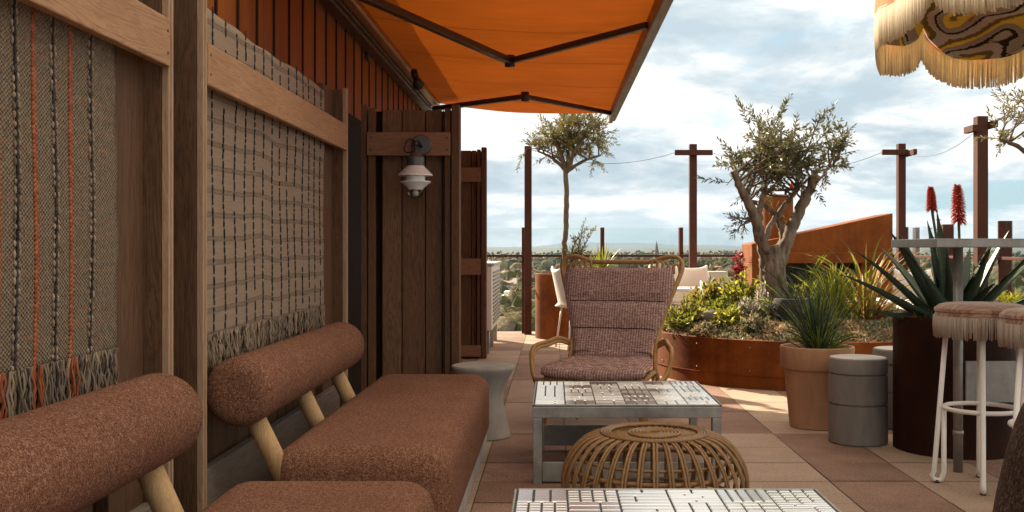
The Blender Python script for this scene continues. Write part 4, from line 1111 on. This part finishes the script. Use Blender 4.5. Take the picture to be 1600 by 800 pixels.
# ------------------------------------------------------------------ rattan lounge chair
t = thing('rattan_armchair', 'rattan armchair with a plum tweed cushion facing the tiled coffee table', 'armchair', (.335, 6.42, 0), math.radians(-16))
cp = spline([(0,-.375,.300), (0,-.39,.322), (0,-.34,.342), (0,-.15,.345), (0,.06,.352), (0,.145,.385), (0,.195,.47), (0,.27,.65), (0,.335,.81), (0,.38,.925), (0,.387,.952)], 6)
def cw(s):       # half width along the cushion
    pts = [(0,.315),(.1,.33),(.3,.30),(.45,.262),(.55,.258),(.75,.325),(.92,.378),(1,.350)]
    for (a, wa), (b, wb) in zip(pts, pts[1:]):
        if s <= b: return wa + (wb-wa)*(s-a)/(b-a)
    return pts[-1][1]
lens = [0]
for a, b in zip(cp, cp[1:]): lens.append(lens[-1] + (b-a).length)
creases = [.455, .63, .81]
def surf(side):
    vs = []; m = len(cp); nu = 26
    for i, p in enumerate(cp):
        s = lens[i]/lens[-1]; d = (cp[min(i+1,m-1)]-cp[max(i-1,0)]).normalized(); nr = Vector((0, -d.z, d.y))
        if i == 0: nr = Vector((0,-1,.3)).normalized()
        puff = 1 - .85*sum(math.exp(-((s-c)/.012)**2) for c in creases)
        edge = min(1, s/.03, (1-s)/.03)**.5 if 0 < s < 1 else 0
        for k in range(nu+1):
            u = -1 + 2*k/nu; th = (.036 if s > .16 else .026)*puff*edge*max(0, 1-abs(u)**5)**.5
            wob = .006*mnoise.noise(Vector((u*2.2, s*9, 1)))
            q = p + Vector((u*cw(s), 0, 0)) + nr*(th*side + (wob if side > 0 else 0)) + Vector((0, -.028*u*u if s > .5 else 0, .02*u*u if s < .45 else 0)); vs.append(q)
    return vs, m, nu
va, m, nu = surf(1); vb, _, _ = surf(-1)
g = MB(); q = nu+1
fsA = [(j*q+i, j*q+i+1, (j+1)*q+i+1, (j+1)*q+i) for j in range(m-1) for i in range(nu)]
g.add(va, fsA, 0, True); g.add(vb, [tuple(reversed(f)) for f in fsA], 0, True)
cu = g.build('cushion', M['tweed'], t)
g = MB()
for c in creases:
    j = min(range(m), key=lambda k: abs(lens[k]/lens[-1]-c)); g.tube([va[j*q+i] + Vector((0,-.003,.001)) for i in range(1, nu)], .0028, 6)
g.build('crease_shade', M['tweed_dk'], cu)  # dark tubes draw the shade in the cushion creases
def cane(name, paths, r, mat=M['cane']):
    g = MB()
    for p in paths: g.tube(p, r, 10)
    return g.build(name, mat, t)
bp = lambda s: (lambda i: cp[i])(min(range(len(lens)), key=lambda k: abs(lens[k]/lens[-1]-s)))
hoop = []
side = [(.285,.10,.30), (.276,.16,.43), (.292,.25,.58), (.338,.32,.74), (.388,.385,.88), (.408,.415,.965), (.385,.425,1.015), (.325,.43,1.028), (.26,.43,1.012), (.20,.43,.992), (.0,.432,.990)]
full = [Vector(p) for p in side] + [Vector((-p[0], p[1], p[2])) for p in reversed(side[:-1])]
cane('back_frame', [spline(full, 5), spline([v + Vector((0,.028,-.004)) for v in full], 5)], .0135)
for sg in (1, -1):
    scr = []
    for k in range(5):
        x = sg*(.225+.036*k); z0 = .955 - .008*k
        scr.append(spline([(x-.022, .415, z0-.02), (x-.018, .42, z0+.035), (x, .425, z0+.05), (x+.018, .42, z0+.03), (x+.022, .415, z0-.02)], 4))
    cane('scrollwork', scr, .008)
for sg in (1, -1):
    pts = spline([(sg*.285,.20,.47), (sg*.35,.12,.50), (sg*.39,-.01,.485), (sg*.425,-.12,.475), (sg*.437,-.18,.44), (sg*.43,-.21,.37), (sg*.40,-.27,.305), (sg*.36,-.33,.285), (sg*.25,-.36,.30)], 5)
    cane('arm', [pts, [p + Vector((-.004*sg, .010, -.020)) for p in pts]], .0128)
cane('seat_frame', [spline([(-.30,-.35,.30),(0,-.375,.295),(.30,-.35,.30)], 6), [(-.30,-.33,.30),(-.28,.12,.30)], [(.30,-.33,.30),(.28,.12,.30)], [(-.28,.11,.30),(.28,.11,.30)], [(-.29,-.12,.30),(.29,-.12,.30)]], .016)
for sx, sy in ((-1,-1),(1,-1),(-1,1),(1,1)):
    top = Vector((sx*.29, -.33 if sy < 0 else .12, .30)); bot = Vector((sx*.315, -.38 if sy < 0 else .36, .0))
    cane('leg', [[top, top.lerp(bot, .5), bot], [top + Vector((-.03*sx,.0,0)), (top.lerp(bot, .55)) + Vector((-.02*sx,0,0)), bot + Vector((-.012*sx, 0, .02))]], .0155)
cane('brace', [[(-.285,-.34,.27), (-.10,-.34,.06)], [(-.31,-.37,.05), (-.28,.12,.27)], [(.31,-.37,.05), (.28,.12,.27)], [(.285,-.34,.27),(.31,.34,.04)], [(-.312,.34,.06),(.312,.34,.06)]], .0105)

# ------------------------------------------------------------------ dark boucle armchair, right foreground
t = thing('boucle_armchair', 'dark brown boucle armchair cut off at the lower right corner', 'armchair', (1.40, 2.05, 0))
def soft(name, prof, sx, sy, c, e=2.6):
    g = MB(); n = 56; vs = []
    for r, z in prof:
        for k in range(n):
            a = 2*PI*k/n; ca, sa = math.cos(a), math.sin(a)
            vs.append((c[0] + math.copysign(abs(ca)**(2/e), ca)*r*sx, c[1] + math.copysign(abs(sa)**(2/e), sa)*r*sy, z))
    fs = [(i*n+k, i*n+(k+1) % n, (i+1)*n+(k+1) % n, (i+1)*n+k) for i in range(len(prof)-1) for k in range(n)]
    fs += [tuple(range(n-1,-1,-1)), tuple((len(prof)-1)*n+k for k in range(n))]
    g.add(vs, fs, 0, True); return g.build(name, M['boucle_dk'], t)
soft('seat', [(.80,.10),(.94,.13),(1,.24),(.98,.36),(.88,.415),(.5,.43),(.05,.43)], .40, .38, (0,0,0))
def tubback():
    g = MB(); n = 40; vs = []; m = 16
    for k in range(n+1):
        a = PI*.50 + (k/n)*PI*1.0           # wraps the left side
        h = .64 + .18*math.sin(k/n*PI)**.8; th = .085
        c = Vector((.43*math.cos(a), .42*math.sin(a), 0)); e = Vector((math.cos(a), math.sin(a), 0))
        for j in range(m):
            b = 2*PI*j/m; x = math.copysign(abs(math.cos(b))**.7, math.cos(b)); z = math.copysign(abs(math.sin(b))**.55, math.sin(b))
            zz = (z+1)/2; vs.append(c*(1.0 - .30*max(0, zz-.35)) + e*x*th + Vector((0,0,.08 + (h-.08)*zz)))
    fs = [(k*m+j, (k+1)*m+j, (k+1)*m+(j+1) % m, k*m+(j+1) % m) for k in range(n) for j in range(m)] + [tuple(range(m)), tuple(n*m+j for j in range(m-1,-1,-1))]
    g.add(vs, fs, 0, True); return g.build('backrest', M['boucle_dk'], t, sub=1)
tubback()
for sx in (-1,1):
    for sy in (-1,1):
        g = MB(); g.tube([(sx*.27, sy*.26, 0), (sx*.27, sy*.26, .12)], [.018,.026], 14); g.build('leg', M['dowel'], t)
# ------------------------------------------------------------------ fringed parasol
UX, UY, UR = 2.40, 4.05, 1.10
t = thing('fringed_parasol', 'coral parasol with patterned lining and long cream fringe at the upper right', 'parasol', (UX, UY, 0))
NP = 10; zr, za = 2.235, 2.62
def rim(a):      # slightly polygonal rim
    k = (a/(2*PI)*NP) % 1; c = math.cos(PI/NP)/math.cos((k-.5)*2*PI/NP); return UR*(.35+.65*c)
def drop(a):
    k = (a/(2*PI)*NP+.5) % 1; u = (k-.5)*2; return .09 + .125*math.sqrt(max(0, 1-abs(u)**2.3))
na = 200
def canopy(off):
    g = MB()
    vs = []; rows = 9
    for j in range(rows+1):
        s = j/rows
        for k in range(na):
            a = 2*PI*k/na; r = rim(a)*s + off*s; vs.append((r*math.cos(a), r*math.sin(a), za-(za-zr)*s**1.35 + off))
    for j in range(1, 5):
        s = j/4
        for k in range(na):
            a = 2*PI*k/na; r = rim(a) + off + .012*s*math.sin(a*NP*2); vs.append((r*math.cos(a), r*math.sin(a), zr + off - drop(a)*s))
    R_ = rows+5
    g.add(vs, [(j*na+k, j*na+(k+1) % na, (j+1)*na+(k+1) % na, (j+1)*na+k) for j in range(R_-1) for k in range(na)], 0, True)
    return g
canopy(.004).build('canopy', M['orange'], t); canopy(-.004).build('lining', M['ikat'], t)
g = MB(); ru = random.Random(8); n = 1150
for k in range(n):
    a = 2*PI*k/n; r = rim(a)+.010; z0 = zr - drop(a) + .010; ln = .150*ru.uniform(.95,1.05); j = ru.uniform(-.004,.004)
    e = Vector((math.cos(a), math.sin(a), 0)); tn = Vector((-math.sin(a), math.cos(a), 0))
    g.tube([e*r + Vector((0,0,z0)), e*(r+.002) + tn*j*.5 + Vector((0,0,z0-ln*.5)), e*r + tn*j + Vector((0,0,z0-ln))], [.0046,.0046,.0036], 4)
g.tube([((rim(2*PI*k/na)+.009)*math.cos(2*PI*k/na), (rim(2*PI*k/na)+.009)*math.sin(2*PI*k/na), zr - drop(2*PI*k/na) + .008) for k in range(na)], .0065, 6, closed=True)
g.build('fringe', M['straw'], t)
g = MB(); g.tube([(0,0,.05),(0,0,za+.05)], .024, 16); g.build('pole', M['dowel'], t)
g = MB()
for k in range(NP):
    a = 2*PI*k/NP; rr = rim(a)-.02; g.tube([(rr*s*math.cos(a), rr*s*math.sin(a), za-.03-(za-zr)*s**1.35) for s in (.02,.3,.6,.85,1)], .007, 6)
g.build('ribs', M['dowel'], t)
g = MB(); g.lathe([(.25,0),(.25,.045),(.235,.05),(.04,.055)], 40); g.build('base', M['drum'], t)

# ------------------------------------------------------------------ white furniture further back
def wchair(label, x, y, rz):
    t = thing('white_chair', label, 'chair', (x, y, 0), rz, 'white moulded outdoor chairs')
    def shell(u, v):
        w = .21 + .02*math.sin(v*PI)
        if v < .5: s = v/.5; p = Vector(((u-.5)*2*w, -.22+.42*s, .45 - .03*math.sin(s*PI)))
        else: s = (v-.5)/.5; p = Vector(((u-.5)*2*(w-.03*s), .20+.10*s, .45 + .40*s + .035*s*abs((u-.5)*2)**3))
        p.z += .035*abs((u-.5)*2)**3*(1 if v < .5 else 0); p.y -= .05*abs((u-.5)*2)**2*(1 if v > .5 else 0); return p
    g = MB(); g.grid(shell, 14, 24); g.build('shell', M['white'], t, solid=.014)
    for sx in (-1,1):
        for sy in (-1,1): g = MB(); g.tube([(sx*.16, sy*.15, .43), (sx*.21, sy*.2, 0)], .011, 8); g.build('leg', M['steel_wh'], t)
    return t
def wtable(label, x, y, w, d, h, mat, cat='table', name='dining_table'):
    t = thing(name, label, cat, (x, y, 0)); g = MB(); g.box(-w/2, w/2, -d/2, d/2, h-.035, h); g.build('tabletop', mat, t, bevel=.005)
    for sx in (-1,1):
        for sy in (-1,1): g = MB(); g.box(sx*(w/2-.04)-.022, sx*(w/2-.04)+.022, sy*(d/2-.04)-.022, sy*(d/2-.04)+.022, 0, h-.036); g.build('leg', mat, t)
    return t
wchair('sunlit white chair facing away behind the pale dining table', at(1073,0,12.1).x, 12.1, PI+.1)
wtable('pale dining table left of the planter under the far white chair', at(1058,0,11.3).x, 11.3, .62, .55, .645, M['plaster'])
wchair('white chair seen between green leaves in front of the fireplace end', at(1128,0,10.9).x, 10.75, PI*.72).scale = (.82,.82,.84)
wchair('white string chair behind the rattan armchair at the cylindrical planter', at(905,0,11.2).x, 11.1, PI*.6)
t = wtable('rust and white low table behind the flax plant', at(1405,0,9.2).x, 9.2, .62, .6, .62, M['white']); 
wtable('white bench table between the low table and the aloe', at(1458,0,8.6).x, 8.6, .50, .5, .60, M['plaster'])
wchair('white chair with a pointed back behind the aloe pot', at(1447,0,9.9).x, 9.95, PI*.75)
t = thing('low_planter', 'low rust steel trough planter with lime green succulents at the right', 'planter', (3.25, 7.2, 0))
g = MB(); g.box(-.45,.45,-.22,.22,0,.52); g.build('trough', M['corten'], t, bevel=.008)
bush('lime_succulent', 'lime yellow succulent mound in the trough at the right edge', 'plant', (3.22, 7.2, .53), 110, .26, M['yell'], rp, .05, .03, M['succ'], .2, .9)

# ------------------------------------------------------------------ the city below
GZ = -24.0
def cityz(x, y):
    r = math.hypot(x, y); return GZ + 6*mnoise.noise(Vector((x/900, y/900, .3))) + max(0, r-2500)*.0035
rc_ = random.Random(77)
t_ = NT('distant_land'); v = t_.coord((1,1,1)); a = t_.noise(v, .012, 6, .65); b2 = t_.noise(v, .09, 4, .7)
t_.pbr(t_.ramp(t_.math('ADD', t_.math('MULTIPLY', a, .6), t_.math('MULTIPLY', b2, .4)), [(.38, (.016,.026,.014,1)), (.54, (.032,.040,.022,1)), (.66, (.060,.058,.036,1)), (.80, (.18,.16,.13,1))]), .95)
g = MB(); ys = [-60, 20, 60] + [60*1.17**k for k in range(1, 36)]
def land(u, v):
    y = ys[min(len(ys)-1, int(round(v*(len(ys)-1))))]; w = 1.3*abs(y) + 120; x = (u-.5)*2*w; return (x, y, cityz(x, y))
g.grid(land, 60, len(ys)-1); tag(g.build('terrain', t_.m), kind='structure')
g = MB()
for layer, (yy, hh, sc) in enumerate(((9000, 110, 1300.), (12500, 230, 2300.))):
    n = 160; vs = []
    for k in range(n+1):
        x = -yy + 2*yy*k/n; h = hh*.62*(.25 + .75*abs(mnoise.fractal(Vector((x/sc, layer*7.1, .2)), 1, 2, 4)))
        vs += [(x, yy-900, GZ), (x, yy, GZ + h), (x, yy+900, GZ)]
    g.add(vs, [(k*3+j, (k+1)*3+j, (k+1)*3+j+1, k*3+j+1) for k in range(n) for j in range(2)], 0, True)
tag(g.build('distant_hills', plain('wooded_hill_haze_blue', (.035,.060,.085,1), .95, scale=.005, bscale=.02)), kind='structure')  # blue of the distant haze is mixed into the hill colour
mt = NT('far_tree_foliage'); isl = mt.island(); v = mt.coord(); nz = mt.noise(v, .9, 4, .7)
col = mt.ramp(isl, [(0, (.035,.048,.017,1)), (.35, (.06,.075,.025,1)), (.6, (.09,.085,.036,1)), (.8, (.14,.105,.065,1)), (1, (.19,.15,.10,1))])
col = mt.mix(mt.ramp(nz, [(.35, 0), (.7, .6)]), col, (.02,.022,.01,1)); mt.pbr(col, .95, nrm=mt.bump(nz, 1, .6), spec=.05)
g = MB()
for i in range(5200):
    y = 200*math.exp(rc_.uniform(0, 3.1)); x = y*rc_.uniform(-.20, .62)
    z = cityz(x, y); h = rc_.uniform(4, 11)*(1+.25*(y > 900)); w = h*rc_.uniform(.45,.9)
    nb = 3 if y < 700 else 1
    for k in range(nb):
        g.blob((x + rc_.uniform(-.4,.4)*w*(nb > 1), y + rc_.uniform(-.4,.4)*w*(nb > 1), z + h*(.45+.3*k/nb)), (w*rc_.uniform(.5,.8), w*rc_.uniform(.5,.8), h*rc_.uniform(.32,.5)), 9 if y < 700 else 6, 7 if y < 700 else 5, jit=.33, rnd=rc_)
tag(g.build('far_woodland', mt.m), 'brown and green treetops of the town below the terrace', 'woodland', kind='stuff')
WALLS = [plain('house_white', (.62,.60,.56,1), .9), plain('house_brick', (.30,.17,.12,1), .9), plain('house_tan', (.45,.37,.29,1), .9)]
ROOFS = [plain('roof_slate', (.13,.12,.12,1), .9, scale=1), plain('roof_red', (.26,.12,.08,1), .9, scale=1)]
GL = plain('far_window', (.04,.05,.06,1), .25)
hl = {(0,0): 'far white house with a grey slate roof among the treetops', (0,1): 'far white house with a red roof among the treetops', (1,0): 'far brick house with a grey slate roof among the treetops',
      (1,1): 'far brick house with a red roof among the treetops', (2,0): 'far tan house with a grey slate roof among the treetops', (2,1): 'far tan house with a red roof among the treetops'}
def house(x, y, w, d, h, rz, wi, ri):
    t = thing('far_house', hl[(wi, ri)], 'house', (x, y, cityz(x, y)-1), rz, 'far ' + hl[(wi, ri)].split(' among')[0][4:] + 's in the town')
    g = MB(); prism(g, [(-w/2,0),(w/2,0),(w/2,h),(0,h+w*.32),(-w/2,h)], -d/2, d/2); g.build('wall', WALLS[wi], t)
    g = MB(); e = .35
    for s in (-1, 1): g.add([(s*(w/2+e), -d/2-e, h-e*.64+.1), (s*(w/2+e), d/2+e, h-e*.64+.1), (0, d/2+e, h+w*.32+.1), (0, -d/2-e, h+w*.32+.1)], [(0,1,2,3)])
    rf = g.build('roof', ROOFS[ri], t, solid=.15)
    g = MB(); g.box(-.4,.4,d*.2,d*.2+.8,h+w*.25,h+w*.32+1.6); g.build('chimney', WALLS[1], rf)
    for zz in (1.6, 4.4):
        if zz+1.4 > h: continue
        g = MB()
        for k in range(3): xx = -w/2 + w*(k+.5)/3; g.box(xx-.55, xx+.55, -d/2-.06, -d/2-.003, zz, zz+1.4)
        g.build('windows', GL, t)
for i in range(90):
    y = 250*math.exp(rc_.uniform(0, 1.7)); x = y*(rc_.uniform(-.075,-.02) if i % 3 else rc_.uniform(.08,.55)) if i < 60 else y*rc_.uniform(-.08,.5)
    house(x, y, rc_.uniform(7,11), rc_.uniform(8,14), rc_.uniform(5.5,7.5), rc_.uniform(-1,1), rc_.choice((0,0,1,2)), rc_.choice((0,0,1)))
def block(label, px, py0, py1, w_px, y, mat):
    b_, tp = at(px, py1, y), at(px, py0, y); w = w_px/F*y
    z0 = cityz(b_.x, y)-1; t = thing('far_apartment_block', label, 'building', (b_.x, y, z0)); h = tp.z - z0
    g = MB(); g.box(-w/2, w/2, -8, 8, 0, h*.86); g.box(-w*.3, w*.42, -6, 6, h*.86, h); g.build('wall', mat, t)
    g = MB(); nn = max(3, int(w/3.2))
    for fl in range(int(h/3.1)):
        for k in range(nn): xx = -w/2 + w*(k+.5)/nn; zz = .9+fl*3.1; (zz+1.7 < h*.86) and g.box(xx-.9, xx+.9, -8.08, -8.005, zz, zz+1.7)
    g.build('windows', GL, t)
    g = MB()
    for fl in range(1, int(h*.86/3.1)+1): g.box(-w/2-.2, w/2+.2, -8.9, -8.1, fl*3.1-.25, fl*3.1-.05)
    g.build('balconies', WALLS[0], t)
block('grey and white apartment block beyond the balustrade right of the white chair', 1116, 424, 452, 42, 420, WALLS[2])
block('small flat roofed pale building among trees near the metal cabinet', 795, 455, 480, 22, 360, WALLS[0])
# church
yc = 900; pc = at(1026, 388, yc); z0 = cityz(pc.x, yc); t = thing('far_church', 'distant church with a slender pointed grey spire on the skyline', 'church', (pc.x, yc, z0))
g = MB(); g.box(-2.6,2.6,-2.6,2.6,0,15); g.build('tower', WALLS[2], t)
hsp = at(0, 376, yc).z - z0
g = MB(); g.lathe([(2.9,15),(1.6,15+(hsp-15)*.5),(.08,hsp)], 8, smooth=False); g.build('spire', ROOFS[0], t)
g = MB(); prism(g, [(-5,0),(5,0),(5,8),(0,13),(-5,8)], 3, 26); g.build('nave', WALLS[2], t)

# ------------------------------------------------------------------ light and sky
SUN_EL, SUN_AZ = math.radians(29), math.radians(-35)      # azimuth from +Y, negative = towards -X
sd = Vector((math.sin(SUN_AZ)*math.cos(SUN_EL), math.cos(SUN_AZ)*math.cos(SUN_EL), math.sin(SUN_EL)))
ld = bpy.data.lights.new('Sun', 'SUN'); ld.energy = 5.0; ld.angle = math.radians(.6); ld.color = (1, .84, .62)
lo = bpy.data.objects.new('Sun', ld); COL.objects.link(lo); lo.rotation_euler = sd.to_track_quat('Z', 'Y').to_euler(); lo.location = (0, 0, 12)

W = bpy.data.worlds.new('World'); S.world = W; W.use_nodes = True; nt = W.node_tree; nt.nodes.clear()
class WN(NT):
    def __init__(s, tree): s.t = tree
w = WN(nt)
sky = w.n('ShaderNodeTexSky', sky_type='NISHITA'); sky.sun_disc = False; sky.sun_elevation = SUN_EL; sky.sun_rotation = SUN_AZ; sky.dust_density = 1.5; sky.ozone_density = 1.2
tc = w.n('ShaderNodeTexCoord'); sp = w.n('ShaderNodeSeparateXYZ'); w.l(tc.outputs['Generated'], sp.inputs[0])
zc = w.math('ADD', w.math('MAXIMUM', sp.outputs[2], 0.0), .19)
cb = w.n('ShaderNodeCombineXYZ'); w.l(w.math('DIVIDE', sp.outputs[0], zc), cb.inputs[0]); w.l(w.math('DIVIDE', sp.outputs[1], zc), cb.inputs[1]); cb.inputs[2].default_value = 3.3
cov = w.noise(cb.outputs[0], 1.15, 9, .56, .25)
cov = w.ramp(cov, [(.37, 0), (.46, 1)])
mp = w.n('ShaderNodeMapping'); mp.inputs['Location'].default_value = (4.1, 1.7, 8); w.l(cb.outputs[0], mp.inputs[0])
shade = w.noise(mp.outputs[0], 1.75, 10, .60, .25)
SK, CK = .04, .285
cloud = w.ramp(shade, [(.39, (.58*CK,.69*CK,.75*CK,1)), (.455, (.76*CK,.84*CK,.87*CK,1)), (.505, (1.0*CK,1.03*CK,1.02*CK,1)), (.57, (1.30*CK,1.26*CK,1.19*CK,1))])
# thin warm veil close to the horizon
cloud = w.mix(w.ramp(sp.outputs[2], [(0, .5), (.07, 0)]), cloud, (.33, .315, .28, 1))
skys = w.n('ShaderNodeVectorMath', operation='SCALE'); w.l(sky.outputs[0], skys.inputs[0]); skys.inputs[3].default_value = SK
base = w.mix(.55, skys.outputs[0], (.13, .225, .27, 1))
mixd = w.mix(cov, base, cloud)
# unseen overhead sky, brightened and warmed to fill the shaded terrace
gain = w.math('ADD', 1.0, w.math('MULTIPLY', w.math('MAXIMUM', sp.outputs[2], 0.0), .8))
mixd = w.mix(w.ramp(sp.outputs[2], [(.26, 0), (.6, .85)]), mixd, (.40, .345, .265, 1))
fin = w.n('ShaderNodeVectorMath', operation='SCALE'); w.l(mixd, fin.inputs[0]); w.l(gain, fin.inputs[3])
bg = w.n('ShaderNodeBackground'); w.l(fin.outputs[0], bg.inputs[0]); bg.inputs[1].default_value = 1.0
wo = w.n('ShaderNodeOutputWorld'); w.l(bg.outputs[0], wo.inputs[0])

# ------------------------------------------------------------------ haze
HAZE = True
if HAZE:
    hz = NT('pale_air'); pv = hz.n('ShaderNodeVolumePrincipled'); pv.inputs['Color'].default_value = (.36,.62,1.0,1); pv.inputs['Density'].default_value = .000022; pv.inputs['Anisotropy'].default_value = -.1
    hz.l(pv.outputs[0], hz.out.inputs[1])
    g = MB(); g.box(-21000, 21000, -200, 16000, GZ-12, 420); tag(g.build('haze', hz.m), 'pale blue haze over the distant town', 'haze', kind='stuff')

# ------------------------------------------------------------------ camera and render settings
cam = bpy.data.cameras.new('Camera'); co = bpy.data.objects.new('Camera', cam); COL.objects.link(co)
co.location = (0, 0, H); co.rotation_euler = (PI/2, 0, 0); cam.sensor_width = 36; cam.lens = 36*F/1600
cam.shift_x = -(VX-800)/1600; cam.shift_y = -(400-VY)/1600; cam.clip_start = .05; cam.clip_end = 60000
S.camera = co
S.view_settings.view_transform = 'Standard'; S.view_settings.look = 'None'; S.view_settings.gamma = 1; S.view_settings.exposure = 1.66
S.cycles.use_denoising = True; S.cycles.max_bounces = 8; S.cycles.transparent_max_bounces = 16; S.cycles.volume_bounces = 0
S.cycles.sample_clamp_indirect = 6
